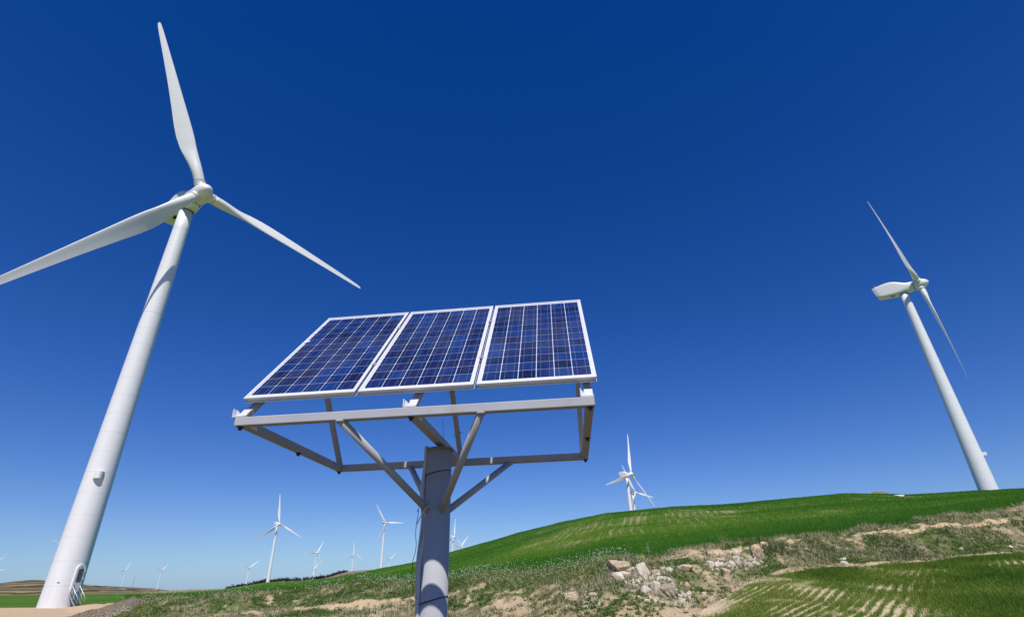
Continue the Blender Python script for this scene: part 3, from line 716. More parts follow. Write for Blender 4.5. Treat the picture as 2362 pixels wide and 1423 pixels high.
# panel plane: lower front edge at (v, z) = (-.823, 2.831)
PV, PZ = -.823, 2.831
def pl(u, s, n):
    """point on the panel plane: u across, s up the slope, n above the glass"""
    return Vector((u, PV + s * cs - n * sn, PZ + s * sn + n * cs))
RAILU = (-1.187, .007, 1.183)
for u in RAILU:
    rl_ = MB(); c0, c1 = pl(u, -.115, -.098), pl(u, 1.52, -.098); up = Vector((0, -sn, cs))
    rl_.bar(c0, c1, .05, .035, up); rail = rl_.build('rail', M_grey, stand)
    cl = MB(); cl.bar(pl(u, -.118, -.074), pl(u, -.035, -.074), .056, .008, up); cl.build('rail_sleeve', M_alu, rail)
    br = MB(); zt_ = ZB + T
    br.box((u - .012, -FD + .035, zt_ + .006), (.085, .066, .010))
    br.box((u - .052, -FD + .035, zt_ + .03), (.006, .066, .06)); br.build('angle_bracket', M_alu, stand)
    gs = MB(); gs.raw([(u - .05, -FD + .036, zt_ + .011), (u + .0, -FD + .036, zt_ + .011), (u - .05, -FD + .036, zt_ + .062), (u - .05, -FD + .041, zt_ + .011), (u + .0, -FD + .041, zt_ + .011), (u - .05, -FD + .041, zt_ + .062)],
                      [(0, 1, 2), (5, 4, 3), (0, 3, 4, 1), (1, 4, 5, 2), (2, 5, 3, 0)]); gs.build('gusset', M_alu, stand)
    lg = MB(); uu = u - (.02 if u > .5 else 0); lg.bar((uu, FD - T / 2, ZB + T), (uu, .075, 3.55), .042, .042, (1, 0, 0), bev=.004); lg.build('rear_leg', M_grey, stand)
for s in (.42, 1.16):
    MB().bar(pl(-1.225, s, -.06), pl(1.245, s, -.06), .04, .038, (0, -sn, cs)).build('purlin', M_alu, stand)
# cables down the left of the post
def post_at(px, py, vl):
    d = ray(px, py); v = np.array([-math.sin(PSI), math.cos(PSI), 0]); u = np.array([math.cos(PSI), math.sin(PSI), 0]); C = np.array([SX, SY, 0])
    t = (C @ v + vl) / (d @ v); X = d * t - C; return Vector((X @ u, X @ v, d[2] * t + EYE))
cr = lambda x, y: (860 + x / 3.716, 1040 + y / 3.716)
def smooth_pts(pts, n=6):
    P = [Vector(p) for p in pts]; out = []
    for i in range(len(P) - 1):
        p0, p1, p2, p3 = P[max(i - 1, 0)], P[i], P[i + 1], P[min(i + 2, len(P) - 1)]
        for k in range(n):
            t = k / n; out.append(.5 * ((2 * p1) + (p2 - p0) * t + (2 * p0 - 5 * p1 + 4 * p2 - p3) * t * t + (3 * p1 - p0 - 3 * p2 + p3) * t ** 3))
    return out + [P[-1]]
for pts, vl, rad in (([(462, -40), (450, 120), (432, 260), (428, 380), (440, 480), (458, 560), (455, 680), (428, 830), (404, 960), (393, 1110), (388, 1280), (384, 1440), (378, 1800), (374, 2200)], -.05, .0155),
                     ([(455, 100), (437, 230), (420, 340), (418, 440), (430, 540), (424, 640), (404, 800), (386, 960), (380, 1130), (379, 1300), (377, 1440), (370, 1800), (366, 2200)], -.005, .014)):
    MB().path(smooth_pts([post_at(*cr(x, y), vl) for x, y in pts]), rad, 12).build('conduit', M_conduit, stand)
for zz, tilt, rr in ((2.40, .02, .0035), (1.535, .025, .004)):
    MB().path([(.103 * math.cos(a) - .004, .103 * math.sin(a), zz + tilt * math.cos(a)) for a in np.linspace(0, 2 * math.pi, 40)], rr, 6).build('tie_wire', M_wire, post)
w = [(395, 480), (380, 520), (392, 500), (385, 560), (372, 640), (367, 720), (372, 800), (362, 870), (345, 930), (340, 1000), (335, 1080), (345, 1180), (360, 1250), (385, 1290)]
MB().path(smooth_pts([post_at(*cr(x, y), -.06) for x, y in w]), .0022, 6).build('hanging_wire', M_wire, stand)
MB().path(smooth_pts([post_at(*cr(x, y), -.14) for x, y in [(372, 634), (400, 580), (440, 510), (478, 470), (500, 492)]]), .004, 6).build('pale_tie', M_tie, stand)
MB().path([(-.02 + .012 * math.cos(a), .06, 0) if False else (.005 + .03 * math.cos(a), .38 + .026 * math.sin(a) * .7, 3.19 + .02 * math.sin(a) * .7) for a in np.linspace(0, 2 * math.pi, 24)], .003, 6).build('string_tie', M_tie, stand)
MB().path([(.005 + .032 * math.cos(a), .66 + .03 * math.sin(a) * .7, 2.88 + .03 * math.cos(a) * .5) for a in np.linspace(0, 2 * math.pi, 24)] + [(.06, .62, 2.87)], .003, 6).build('string_tie', M_tie, stand)
MB().path([(-.01, .2, 2.68), (-.02, .19, 2.8), (-.03, .2, 2.9)], .0015, 5).build('loose_wire', M_wire, stand)

# ------------------------------------------------------------------ solar panels
PW, PL_, TH = .81, 1.58, .038
GAP = .0213; U0 = -1.224
cw, pu, ps = .1213, .1258, .1236
cm = MB(); h = cw / 2; hy = .0595; ch = .004
cm.raw([(-h + ch, -hy, 0), (h - ch, -hy, 0), (h, -hy + ch, 0), (h, hy - ch, 0), (h - ch, hy, 0), (-h + ch, hy, 0), (-h, hy - ch, 0), (-h, -hy + ch, 0)], [tuple(range(8))], 0)
for x in (-.031, .031): cm.raw([(x - .0008, -hy, .0004), (x + .0008, -hy, .0004), (x + .0008, hy, .0004), (x - .0008, hy, .0004)], [(0, 1, 2, 3)], 1)
ME_CELL = cm.mesh('cell', [M_cell, M_bus])
LABP = ['left solar panel of the row of three, with white droppings on its edge', 'middle solar panel of the three on the steel stand', 'right solar panel of the three on the steel stand']
Mst = Matrix.Translation((SX, SY, 0)) @ Matrix.Rotation(PSI, 4, 'Z')
clip_me = None
for i in range(3):
    u0 = U0 + i * (PW + GAP)
    o = bpy.data.objects.new('solar_panel', None); o.empty_display_size = .2; link(o)
    org = pl(u0, 0, 0)
    ax, ay, az_ = Vector((1, 0, 0)), Vector((0, cs, sn)), Vector((0, -sn, cs))
    M4 = Matrix(((ax.x, ay.x, az_.x, org.x), (ax.y, ay.y, az_.y, org.y), (ax.z, ay.z, az_.z, org.z), (0, 0, 0, 1)))
    o.matrix_world = Mst @ M4
    tag(o, LABP[i], 'solar panel', 'solar panels on the stand')
    lip = .019; fr = MB()
    for (a, b, c, d) in ((0, 0, PW, 0), (0, PL_, PW, PL_)):
        y = lip / 2 if b == 0 else PL_ - lip / 2
        fr.box((PW / 2, y, -.003), (PW, lip, .006))                                   # top lip
        y2 = .0015 if b == 0 else PL_ - .0015
        fr.box((PW / 2, y2 + (.013 if b == 0 else -.013), -TH / 2 - .001), (PW - .03, .003, TH - .010)); fr.box((PW / 2, y + (.006 if b == 0 else -.006), -TH + .002), (PW, lip + .012, .004))
        fr.box((PW / 2, y2 + (.001 if b == 0 else -.001), -.009), (PW - .001, .003, .008))
    for s in (0, 1):
        x = lip / 2 if s == 0 else PW - lip / 2; x2 = .0015 if s == 0 else PW - .0015
        fr.box((x, PL_ / 2, -.0032), (lip, PL_ - 2 * lip, .006)); fr.box((x2 + (.011 if s == 0 else -.011), PL_ / 2, -TH / 2 - .001), (.003, PL_ - .034, TH - .010)); fr.box((x, PL_ / 2, -TH + .0022), (lip, PL_ - .03, .004))
    fr.build('frame', M_alu, o)
    MB().box((PW / 2, PL_ / 2, -.008), (PW - .016, PL_ - .016, .004)).build('backsheet', M_back, o)
    for r_ in range(12):
        for c_ in range(6):
            ce = add('cell', ME_CELL, o, (PW / 2 + (c_ - 2.5) * pu, PL_ / 2 + (r_ - 5.5) * ps, -.0048))
            ce.rotation_euler = (0, 0, 0)
    if i == 0:
        for (x, y, L, a) in ((.030, .985, .03, .5), (.022, 1.18, .022, 1.0), (.018, 1.36, .014, .3), (.045, 1.00, .012, .2)):
            dm = MB(); n = 12
            dm.raw([(x + (L * math.cos(t) * math.cos(a) - .008 * math.sin(t) * math.sin(a)) * (.8 + .3 * random.random()), y + (L * math.cos(t) * math.sin(a) + .008 * math.sin(t) * math.cos(a)) * (.8 + .3 * random.random()), .0016) for t in np.linspace(0, 2 * math.pi, n, endpoint=False)] + [(x, y, .004)],
                   [(k, (k + 1) % n, n) for k in range(n)]); dm.build('dropping', M_dropping, o)
    if i < 2:
        for s in (.42, 1.16):
            c_ = MB(); c_.box((PW + GAP / 2, s, .003), (GAP + .012, .035, .004)); c_.box((PW + GAP / 2, s, -.02), (.012, .03, .045)); c_.path([(PW + GAP / 2, s, .004), (PW + GAP / 2, s, .012)], .006, 6)
            c_.build('mid_clamp', M_galv, o)

# ------------------------------------------------------------------ rocks
def rock_mesh(seed, crag=0.0):
    rg = np.random.default_rng(seed); bm = bmesh.new(); bmesh.ops.create_icosphere(bm, subdivisions=4, radius=1.0)
    nrm = np.concatenate([rg.normal(size=(11, 3)), np.array([(0, 0, 1), (0, 0, -1), (1, 0, 0), (-1, 0, 0), (0, 1, 0), (0, -1, 0)]) + rg.normal(0, .28, (6, 3))]); nrm /= np.linalg.norm(nrm, axis=1)[:, None]; ds = rg.uniform(.60, .95, 17)
    for v in bm.verts:
        d = np.array(v.co); q = nrm @ d; m = q > .05
        r = min(1.2, np.min(ds[m] / q[m])) if m.any() else 1.0
        n1 = float(fbm(d[0] * 2.3 + seed, d[1] * 2.3 + d[2] * 1.9, seed, 3)) - .5; n2 = float(vnoise(d[0] * 7 + d[2] * 5, d[1] * 7 - d[2] * 4, seed)) - .5
        v.co = Vector(d * (r * (1 + .07 * n1 + .05 * n2 + crag * (n1 * .9 + n2 * .6))))
    me = bpy.data.meshes.new('rock'); bm.to_mesh(me); bm.free(); return me
ROCK_ME = {}
def rock(label, px, py, w, h, m, seed, group, crag=0.0, dep=.85, rz=None):
    g = ground(px, py + h * .42); depth = g.x * Fv[0] + g.y * Fv[1] + (g.z - EYE) * Fv[2]
    k = depth / FOCAL; W_, H_ = w * k * 1.14, h * k * 1.18
    key = (seed % 9, crag, m.name)
    if key not in ROCK_ME:
        me = rock_mesh(seed % 9 + 100, crag); me.materials.append(m); ROCK_ME[key] = me
    o = add('rock', ROCK_ME[key], None, (g.x, g.y, g.z + H_ * .20)); o.scale = (W_ * .55, W_ * .5 * dep, H_ * .62)
    o.rotation_euler = (random.uniform(-.2, .2), random.uniform(-.25, .25), rz if rz is not None else random.uniform(-.5, .5))
    return tag(o, label, 'rock', group)
G1, G2, G3 = 'rocks tumbled in the middle of the bank', 'rocks in the upper right heap on the bank', 'single stones scattered over the bank'
W_, T_, B_ = M_rock_w, M_rock_t, M_rock_b
ROCKS = [
 ('long orange-tan slab topping the left end of the rock heap', 1430, 1304, 46, 24, T_, G1, .15),
 ('white block with a dark hollow beneath, under the orange-tan slab', 1425, 1327, 25, 22, W_, G1, 0),
 ('largest pale boulder in the middle of the rock heap', 1483, 1315, 36, 30, W_, G1, 0),
 ('tan stone right of the largest pale boulder', 1512, 1319, 16, 13, T_, G1, 0),
 ('small white stone above the wide flat slab', 1521, 1326, 13, 12, W_, G1, 0),
 ('wide flat grey-white slab above the craggy brown boulder', 1528, 1336, 33, 15, W_, G1, 0),
 ('bright white block low in the rock heap, left of the craggy boulder', 1490, 1360, 27, 21, W_, G1, 0),
 ('white block leaning against the craggy brown boulder', 1516, 1354, 23, 25, W_, G1, 0),
 ('big craggy brown boulder, lowest and rightmost of the heap', 1543, 1364, 42, 42, B_, G1, .45),
 ('left of two small upright white stones in the heap', 1461, 1340, 9, 11, W_, G1, 0),
 ('right of two small upright white stones in the heap', 1472, 1341, 10, 13, W_, G1, 0),
 ('low tan stone just above the bright white block', 1489, 1348, 20, 9, T_, G1, 0),
 ('left of the two pale stones behind the heap, under the footpath', 1532, 1311, 14, 11, W_, G1, 0),
 ('right of the two pale stones behind the heap, under the footpath', 1546, 1313, 15, 11, W_, G1, 0),
 ('long low tan rock alone between the two heaps', 1580, 1309, 32, 13, T_, G3, 0),
 ('grey-tan rock in dry grass right of the craggy boulder', 1586, 1350, 18, 17, T_, G3, 0),
 ('small white stone at the lower left of the heap', 1455, 1354, 11, 7, W_, G1, 0),
 ('tiny stone lowest at the left of the heap', 1464, 1363, 8, 7, W_, G1, 0),
 ('grey stone behind the right end of the orange-tan slab', 1457, 1313, 17, 10, W_, G1, 0),
 ('leftmost white stone of the heap, beside the orange-tan slab', 1407, 1312, 13, 13, W_, G1, 0),
 ('flat white stone at the edge of the pale sandy strip', 1591, 1367, 14, 8, W_, G3, 0),
 ('pale stone wedged between the white block and the largest boulder', 1445, 1324, 19, 12, W_, G1, 0),
 ('round white stone on top of the upper right heap', 1698, 1273, 14, 14, W_, G2, 0),
 ('white stone directly under the round one on the upper right heap', 1697, 1286, 15, 11, W_, G2, 0),
 ('long white stone slanting down in the upper right heap', 1657, 1303, 27, 17, W_, G2, 0),
 ('pale stone at the left end of the upper right heap', 1640, 1302, 22, 16, W_, G2, 0),
 ('flat tan slab topping the left of the upper right heap', 1659, 1291, 25, 12, T_, G2, 0),
 ('small tan stone right of the long slanting white stone', 1673, 1303, 13, 12, T_, G2, 0),
 ('white stone in the middle of the upper right heap', 1688, 1299, 13, 13, W_, G2, 0),
 ('tall leaning grey stone at the right of the upper right heap', 1704, 1299, 13, 20, W_, G2, 0),
 ('tan stone lowest in the upper right heap', 1675, 1317, 18, 12, T_, G2, 0),
 ('left stone of the trio below the overhanging brown boulder', 1731, 1301, 11, 13, T_, G2, 0),
 ('middle stone of the trio below the overhanging brown boulder', 1740, 1298, 10, 10, W_, G2, 0),
 ('right stone of the trio below the overhanging brown boulder', 1750, 1301, 11, 10, W_, G2, 0),
 ('brown boulder with a dark overhang beside the footpath', 1751, 1278, 31, 28, B_, G2, .3),
 ('small white stone alone high on the bank right of the brown boulder', 1861, 1266, 13, 7, W_, G3, 0),
 ('upper of two white slabs just above the edge of the lower field', 1944, 1290, 17, 9, W_, G3, 0),
 ('lower of two white slabs just above the edge of the lower field', 1949, 1298, 19, 10, W_, G3, 0),
 ('small flat stone right of the trio of stones', 1769, 1305, 10, 6, W_, G3, 0),
 ('small stone in weeds below the upper right heap', 1653, 1325, 12, 7, T_, G3, 0),
 ('white stone on the far right of the bank', 2330, 1260, 13, 7, W_, G3, 0),
 ('small pale stone among weeds under the right turbine', 2218, 1265, 9, 7, W_, G3, 0),
 ('small white stone in the weeds between post and rock heap', 1322, 1361, 10, 8, W_, G3, 0),
 ('pale eroded block low on the bank between post and rock heap', 1319, 1375, 34, 18, T_, G3, .2),
 ('tan stone on the bare bank left of the rock heap', 1368, 1371, 18, 12, T_, G3, 0),
 ('white stone beside the earth mound on the hill crest', 2076, 1142.5, 19, 5, W_, G3, 0),
]
for k, (lab, x, y, w_, h_, m_, g_, cg) in enumerate(ROCKS): rock(lab, x, y, w_, h_, m_, k * 7 + 3, g_, cg)

rub = []
for (cx_, cy_, sx_, sy_, n_) in ((1480, 1338, 50, 26, 260), (1520, 1345, 40, 24, 160), (1680, 1300, 40, 16, 150), (1340, 1378, 40, 14, 120), (1560, 1380, 60, 14, 160), (1740, 1295, 30, 12, 60), (1430, 1318, 22, 14, 80)):
    for _ in range(n_):
        g_ = ground(random.gauss(cx_, sx_ * .6), random.gauss(cy_, sy_ * .6)); rub.append((g_.x, g_.y, g_.z + .01))
RUB = np.array(rub)
# ------------------------------------------------------------------ gravel heap by the near turbine
gp = ground(245, 1418); gr_r = 2.5
nb = 72; V = []; rows = 26
for i in range(rows):
    f = i / (rows - 1); rad = 2.6 * (1 - f)
    for k in range(nb):
        a = 2 * math.pi * k / nb; x = gp.x + rad * math.cos(a) * 1.05; y = gp.y + rad * math.sin(a)
        hh = .60 * (1 - (1 - f) ** 2.0) * (1 if f < .999 else 1) + .16 * (float(fbm(x * 1.5, y * 1.5, 91, 4)) - .5) * (f > .02)
        V.append((x, y, zw(x, y) - .03 + hh))
F_ = [(i * nb + k, i * nb + (k + 1) % nb, (i + 1) * nb + (k + 1) % nb, (i + 1) * nb + k) for i in range(rows - 1) for k in range(nb)]
heap = add('gravel_heap', mesh_np('gravel_heap', V, F_, M_gravel, None, True)); tag(heap, 'low brown heap of gravel on the dirt in front of the big left turbine', 'gravel heap')
def pebbles(P, size, name, material, parent=None, kind='stuff'):
    """many little stones as one mesh"""
    n = len(P); octv = np.array([(x_, y_, z_) for z_ in (-.7, .7) for y_ in (-.8, .8) for x_ in (-.8, .8)], float)
    octf = np.array([(0, 2, 3), (0, 3, 1), (4, 5, 7), (4, 7, 6), (0, 1, 5), (0, 5, 4), (2, 6, 7), (2, 7, 3), (0, 4, 6), (0, 6, 2), (1, 3, 7), (1, 7, 5)])
    an = rng.uniform(0, 2 * math.pi, n); ca_, sa_ = np.cos(an)[:, None], np.sin(an)[:, None]
    W = octv[None] * rng.uniform(.45, 1.15, (n, 8, 3)) * rng.uniform(.7, 1.3, (n, 1, 3))
    V = P[:, None, :] + np.stack([W[..., 0] * ca_ - W[..., 1] * sa_, W[..., 0] * sa_ + W[..., 1] * ca_, W[..., 2]], -1) * size[:, None, None]
    F = (octf[None] + (np.arange(n) * 8)[:, None, None]).reshape(-1, 3)
    o = add(name, mesh_np(name, V.reshape(-1, 3), F, material), parent); o['kind'] = kind; return o
n = 5200; f = rng.uniform(0, 1, n) ** .6; a = rng.uniform(0, 2 * math.pi, n); rad = 2.85 * f
x = gp.x + rad * np.cos(a) * 1.05; y = gp.y + rad * np.sin(a); ff = np.clip(1 - rad / 2.75, 0, 1)
z = zs(x, y) - .02 + .60 * (1 - (1 - ff) ** 2) + .16 * (fbm(x * 1.5, y * 1.5, 91, 4) - .5)
pebbles(np.stack([x, y, z], -1), rng.uniform(.012, .045, n), 'pebbles', M_gravel, heap)

# ------------------------------------------------------------------ ground cover
def polar(n, az0, az1, fr0, fr1, power=1.0):
    az = rng.uniform(az0, az1, n); a = np.interp(az, AZG, fr0) if hasattr(fr0, '__len__') else np.full(n, fr0); b = np.interp(az, AZG, fr1) if hasattr(fr1, '__len__') else np.full(n, fr1)
    s = rng.uniform(0, 1, n) ** power; r = a * (b / a) ** s
    return r * np.sin(np.radians(az)), r * np.cos(np.radians(az)), r
def blades(name, x, y, z, hgt, wid, lean, tint, material):
    """one slim leaf per point"""
    n = len(x); a = rng.uniform(0, 2 * math.pi, n); dx, dy = np.cos(a), np.sin(a); b = rng.uniform(0, 2 * math.pi, n)
    tx, ty = x + np.cos(b) * lean * hgt, y + np.sin(b) * lean * hgt
    V = np.empty((n, 3, 3)); V[:, 0] = np.stack([x - dx * wid, y - dy * wid, z - .02], -1); V[:, 1] = np.stack([x + dx * wid, y + dy * wid, z - .02], -1); V[:, 2] = np.stack([tx, ty, z + hgt], -1)
    F = np.arange(n * 3).reshape(n, 3)
    return add(name, mesh_np(name, V.reshape(-1, 3), F, material, {'tint': np.repeat(tint, 3)}))
# wheat on the hill
x, y, r = polar(520000, -34, 44, R3 + .2, np.minimum(R4, 540), 1.0)
b, ol = hill_masks(x, y); keep = rng.uniform(0, 1, len(x)) > b * .93; x, y, r, ol = x[keep], y[keep], r[keep], ol[keep]
tint = np.clip(.15 + .4 * fbm(x * .05, y * .05, 95, 4) + .45 * ol + rng.normal(0, .09, len(x)), 0, 1)
wh = blades('wheat', x, y, zs(x, y), rng.uniform(.22, .42, len(x)), .009 + r * .00026, .35, tint, M_blades)
tag(wh, 'dense green wheat covering the long hillside', 'wheat', kind='stuff')
x, y, r = polar(70000, -14, 44, R4 * .9, R4 * 1.02, 1.0)
b, ol = hill_masks(x, y); keep = rng.uniform(0, 1, len(x)) > b * .6; x, y, r, ol = x[keep], y[keep], r[keep], ol[keep]
cf = blades('wheat', x, y, zs(x, y), rng.uniform(.25, .55, len(x)) * (.5 + fbm(x * .4, y * .4, 93, 3)), .012 + r * .0003, .35, np.clip(.35 + .4 * ol + rng.normal(0, .1, len(x)), 0, 1), M_blades)
tag(cf, 'wheat standing along the crest of the hill against the sky', 'wheat', kind='stuff')
# young wheat in rows on the lower field
x, y, r = polar(520000, 15.6, 44, 14, R2 - .1, 1.0)
g, lu = row_masks(x, y, True); keep = rng.uniform(0, 1, len(x)) < g ** 1.2 * (.30 + .70 * lu); x, y, r, lu = x[keep], y[keep], r[keep], lu[keep]
tint = np.clip(.35 + .5 * fbm(x * .3, y * .3, 97, 4) + rng.normal(0, .14, len(x)) - .45 * lu, 0, 1)
yw = blades('young_wheat', x, y, zs(x, y), rng.uniform(.05, .10, len(x)) * (1 + 1.0 * lu), .005 + r * .00026, .5, tint, M_young)
tag(yw, 'young wheat sprouting in curved rows at lower right', 'wheat', kind='stuff')
# weeds on the bank
def clumps(name, x, y, size, per, material, tint0, flat=.8, leaf=.05):
    n = len(x); z = zs(x, y); N_ = n * per
    c = np.repeat(np.stack([x, y, z], -1), per, 0); s = np.repeat(size, per)
    d = rng.normal(size=(N_, 3)); d[:, 2] = np.abs(d[:, 2]) * flat; d /= np.linalg.norm(d, axis=1)[:, None]
    p = c + d * (s * rng.uniform(.25, 1, N_))[:, None]
    q = rng.normal(size=(N_, 3)); q /= np.linalg.norm(q, axis=1)[:, None]; t = d + .8 * rng.normal(size=(N_, 3)); t /= np.linalg.norm(t, axis=1)[:, None]
    L = leaf * rng.uniform(.6, 1.5, N_) * (.6 + s)
    V = np.stack([p - q * (L * .35)[:, None], p + q * (L * .35)[:, None], p + t * L[:, None] * 1.3], 1)
    tn = np.clip(np.repeat(tint0, per) + rng.normal(0, .13, N_), 0, 1)
    o = add(name, mesh_np(name, V.reshape(-1, 3), np.arange(N_ * 3).reshape(-1, 3), material, {'tint': np.repeat(tn, 3)}))
    return o, p, s, d
x, y, r = polar(30000, -34.5, 44, R2 - .5, R3 + .4, 1.0)
cov = bank_cover(x, y); dens = cov * (.20 + .06 * sstep(20, 28, np.degrees(np.arctan2(x, y))) + .78 * sstep(.38, .60, fbm(x * .5, y * .5, 101, 4))) + .04; keep = (rng.uniform(0, 1, len(x)) < dens * .85) & off_path(x, y); x, y, r = x[keep], y[keep], r[keep]
size = rng.uniform(.05, .22, len(x)) ** 1.1 * np.clip(r / 30, .7, 1.4)
o, P, S, Dd = clumps('weeds', x, y, size, 26, M_weed, np.clip(.3 + .6 * (fbm(x * .5, y * .5, 103, 3) - .4), 0, 1), .75, .075)
tag(o, 'low green weeds growing in patches on the bank', 'weeds', kind='stuff')
def specks(name, P, size, material, label, cat):
    n = len(P); o3 = np.array([(1, 0, .2), (-.5, .87, .2), (-.5, -.87, .2), (0, 0, .75), (0, 0, -.5)])
    V = P[:, None, :] + o3[None] * size[:, None, None]; fs = np.array([(0, 1, 3), (1, 2, 3), (2, 0, 3), (1, 0, 4), (2, 1, 4), (0, 2, 4)])
    F = (fs[None] + (np.arange(n) * 5)[:, None, None]).reshape(-1, 3)
    o = add(name, mesh_np(name, V.reshape(-1, 3), F, material)); return tag(o, label, cat, kind='stuff')
# flowering hedge band along the top of the bank, left half
x, y, r = polar(3400, -34.5, 10, R3 - 5.5, R3 + .2, .8)
keep = rng.uniform(0, 1, len(x)) < sstep(.38, .6, fbm(x * .35, y * .35, 111, 3)) ; x, y, r = x[keep], y[keep], r[keep]
size = rng.uniform(.14, .36, len(x))
o2, P2, S2, D2 = clumps('flowering_weeds', x, y, size, 40, M_weed, np.clip(.45 + .5 * (fbm(x * .4, y * .4, 113, 3) - .3), 0, 1), 1.1, .06)
tag(o2, 'taller flowering weeds lining the foot of the green hill', 'weeds', kind='stuff')
x3, y3, r3_ = polar(3000, -34.5, 13, R3 - 4.5, R3 + .5, .7); k3 = sstep(.36, .55, fbm(x3 * .35, y3 * .35, 111, 3)) > rng.uniform(0, 1, len(x3)); x3, y3, r3_ = x3[k3], y3[k3], r3_[k3]
fz = zs(x3, y3) + rng.uniform(.15, .62, len(x3))
Pw = np.concatenate([np.stack([x3, y3, fz], -1), P2[(D2[:, 2] > .45) & (rng.uniform(0, 1, len(P2)) < .025)], P[(Dd[:, 2] > .55) & (rng.uniform(0, 1, len(P)) < .010)]])
Pw = Pw[np.hypot(Pw[:, 0], Pw[:, 1]) > 10]
specks('white_flowers', Pw, .010 + rng.uniform(0, .014, len(Pw)) + .00015 * np.hypot(Pw[:, 0], Pw[:, 1]), M_white_fl, 'tiny white flowers sprinkled over the weeds', 'flowers')
stems = blades('flower_stems', x3, y3, zs(x3, y3), fz - zs(x3, y3), np.full(len(x3), .008), .12, rng.uniform(.3, .8, len(x3)), M_weed); tag(stems, 'thin stems carrying the white flowers', 'stems', kind='stuff')
yk = (Dd[:, 2] > .5) & (rng.uniform(0, 1, len(P)) < .05 * (vnoise(P[:, 0] * .3, P[:, 1] * .3, 121) > .6))
Py = P[yk]; specks('yellow_flowers', Py, .02 + rng.uniform(0, .02, len(Py)), M_yellow_fl, 'yellow flowers dotted among the weeds of the bank', 'flowers')
# dry grass
x, y, r = polar(120000, -34.5, 44, R2 - .6, R3 + .5, 1.0)
dn = sstep(.40, .60, fbm(x * .4, y * .4, 131, 4)) * (.25 + .75 * bank_cover(x, y)); keep = (rng.uniform(0, 1, len(x)) < dn) & off_path(x, y); x, y, r = x[keep], y[keep], r[keep]
dg = blades('dry_grass', x, y, zs(x, y), rng.uniform(.08, .34, len(x)), .004 + r * .00016, .6, np.clip(fbm(x * .5, y * .5, 133, 3) * .8 + rng.normal(0, .15, len(x)), 0, 1), M_dry)
tag(dg, 'grey-brown dry grass between the weeds of the bank', 'dry grass', kind='stuff')
rb = pebbles(RUB, np.minimum(rng.gamma(1.8, .022, len(RUB)) + .012, .11), 'rubble', M_rock_w); tag(rb, 'loose pale rubble scattered round the rock heaps', 'rubble')
# clods and small stones
x, y, r = polar(9000, -44, 44, 13, R3, 1.2); keep = (rng.uniform(0, 1, len(x)) < (.15 + .85 * (1 - bank_cover(x, y)))) & (np.degrees(np.arctan2(x, y)) > -34.6); x, y = x[keep], y[keep]
pb = pebbles(np.stack([x, y, zs(x, y) + .005], -1), rng.uniform(.012, .06, len(x)) * rng.uniform(.4, 1, len(x)), 'clods', M_path); tag(pb, 'small pale clods and pebbles strewn over the bank', 'pebbles')

# ------------------------------------------------------------------ single plants and sticks
def stick(label, name, px, py_base, py_top, dx, m, r0=.02, twigs=0, cat='dead sapling'):
    g = ground(px, py_base); depth = g.x * Fv[0] + g.y * Fv[1] + (g.z - EYE) * Fv[2]; k = depth / FOCAL
    Ht = (py_base - py_top) * k * 1.05; root = empty(name, g); tag(root, label, cat)
    top = Vector((dx * k, .1 * random.uniform(-1, 1), Ht)); pts = [Vector((0, 0, -.1))] + [top * f + Vector((random.uniform(-.03, .03), random.uniform(-.03, .03), 0)) for f in (.25, .5, .75, 1)]
    MB().path(pts, [r0, r0, r0 * .8, r0 * .6, r0 * .35], 7).build('trunk', m, root)
    for t in range(twigs):
        f = random.uniform(.35, .95); b = top * f; d = Vector((random.uniform(-1, 1), random.uniform(-.6, .6), random.uniform(.3, 1))).normalized() * Ht * random.uniform(.15, .35)
        MB().path([b, b + d * .6, b + d + Vector((0, 0, .04))], [r0 * .45, r0 * .35, r0 * .2], 5).build('twig', m, root)
    return root
stick('pale leafless sapling standing behind the middle rock heap', 'dead_sapling', 1500, 1297, 1260, -2, M_twig, .022, 4)
stick('thin dark leafless sapling on the footpath left of the upper heap', 'dead_sapling', 1633, 1283, 1246, -3, M_bark, .022, 6)
stick('short charred stick leaning beside the brown boulder', 'charred_stick', 1751, 1257, 1238, 6, M_char, .04, 1, 'stick')
sp = stick('slender young sapling with yellow-green leaves behind the footpath', 'young_sapling', 1672, 1272, 1243, 1, M_twig, .015, 7, 'sapling')
def leaves_on(root, n, rad, h0, h1, m, name, leaf, tint):
    V = []; 
    for _ in range(n):
        zz = random.uniform(h0, h1); p = Vector((random.gauss(0, rad), random.gauss(0, rad), zz)); q = Vector((random.gauss(0, 1), random.gauss(0, 1), random.gauss(0, 1))).normalized(); t = Vector((random.gauss(0, 1), random.gauss(0, 1), random.gauss(0, 1))).normalized()
        V += [p - q * leaf * .35, p + q * leaf * .35, p + t * leaf]
    return add(name, mesh_np(name, [tuple(v) for v in V], np.arange(n * 3).reshape(-1, 3), m, {'tint': np.clip(np.repeat(np.random.default_rng(5).normal(tint, .1, n), 3), 0, 1)}), root)
leaves_on(sp, 110, .16, .25, .8, M_weed, 'crown', .06, .9)
yb_g = ground(1482, 1292); yb = empty('yellow_bush', yb_g); tag(yb, 'small round bush of bright yellow flowers above the rock heap', 'bush')
MB().path([(0, 0, -.05), (.01, 0, .12)], [.02, .01], 6).build('stem', M_bark, yb); leaves_on(yb, 160, .07, .05, .22, M_weed, 'foliage', .05, .8)
fl = MB()
for _ in range(60):
    p = Vector((random.gauss(0, .09), random.gauss(0, .06), random.uniform(.12, .28))); fl.raw([p + Vector((.02, 0, 0)), p + Vector((-.01, .02, 0)), p + Vector((-.01, -.02, 0)), p + Vector((0, 0, .02))], [(0, 1, 3), (1, 2, 3), (2, 0, 3), (0, 2, 1)])
fl.build('flowers', M_yellow_fl, yb)
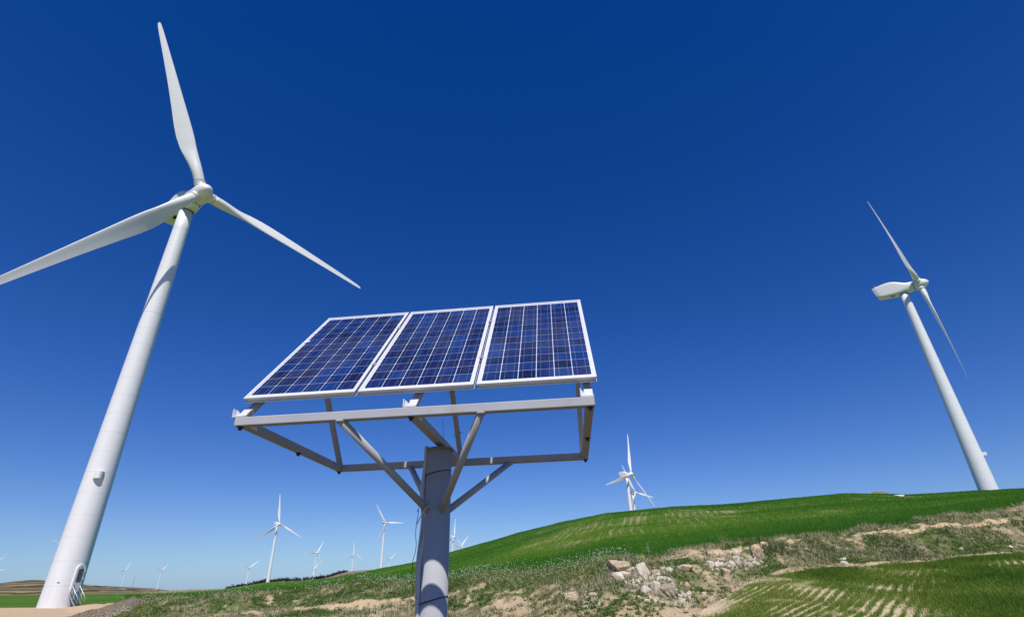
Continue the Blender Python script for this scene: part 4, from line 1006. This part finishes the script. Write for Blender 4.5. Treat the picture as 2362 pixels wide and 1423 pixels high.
for px, py, top, lab in ((430, 1378, 1352, 'bare pale twiggy bush in front of the green field, left of the turbine mound'), (1535, 1344, 1322, 'dark tuft of shrub right of the flat slab in the rock heap')):
    g = ground(px, py); depth = g.x * Fv[0] + g.y * Fv[1]; k = depth / FOCAL; Hh = (py - top) * k
    root = empty('bush', g); tag(root, lab, 'bush')
    for _ in range(16):
        d = Vector((random.gauss(0, .45), random.gauss(0, .35), 1)).normalized() * Hh * random.uniform(.6, 1.05)
        MB().path([(0, 0, -.05), d * .5 + Vector((random.gauss(0, .04), 0, 0)), d], [.012, .009, .004], 5).build('twig', M_twig if px < 1000 else M_bark, root)
    if px > 1000: leaves_on(root, 260, .22, .03, Hh * .8, M_weed, 'foliage', .07, .25)
# lattice mast far off
az, t = azel(302.5, 1362); a = math.radians(az); Dm = 2900
ms = empty('radio_mast', (Dm * math.sin(a), Dm * math.cos(a), zw(Dm * math.sin(a), Dm * math.cos(a)))); tag(ms, 'thin dark mast between the two tiny turbines on the scrub hill', 'mast')
MB().path([(0, 0, -2), (0, 0, 58)], [.5, .3], 8).build('pole', M_bark, ms)
for zz in (30, 44, 54): MB().path([(-1.6, 0, zz), (1.6, 0, zz)], .16, 6).build('crossarm', M_bark, ms)
# dark wood on the ridge
tops = [(520, 1358.5), (545, 1353.5), (560, 1350.5), (600, 1342), (640, 1337.5), (700, 1335.5), (760, 1329), (785, 1320.5), (800, 1319)]
V = []; tn = []
for _ in range(420):
    f = random.random() * (len(tops) - 1); i = int(f); f -= i; px = tops[i][0] + (tops[i + 1][0] - tops[i][0]) * f; py = tops[i][1] + (tops[i + 1][1] - tops[i][1]) * f
    D = 1350 + random.uniform(-45, 25); az, t = azel(px, py); a = math.radians(az); c = Vector((D * math.sin(a), D * math.cos(a), t * D + EYE - 1.5)); s = random.uniform(1.8, 3.6)
    for k in range(26):
        d = Vector((random.gauss(0, 1), random.gauss(0, 1), random.gauss(0, .9))); p = c + d * s * .6 + Vector((0, 0, s * .5)); q = Vector((random.gauss(0, 1), random.gauss(0, 1), random.gauss(0, 1))).normalized(); u = Vector((random.gauss(0, 1), random.gauss(0, 1), random.gauss(0, 1))).normalized()
        V += [tuple(p - q * s * .4), tuple(p + q * s * .4), tuple(p + u * s * .7)]; tn += [random.random()] * 3
wd = add('far_wood', mesh_np('far_wood', V, np.arange(len(V)).reshape(-1, 3), M_pine, {'tint': tn})); tag(wd, 'dark band of trees along the ridge behind the green field', 'wood', kind='stuff')
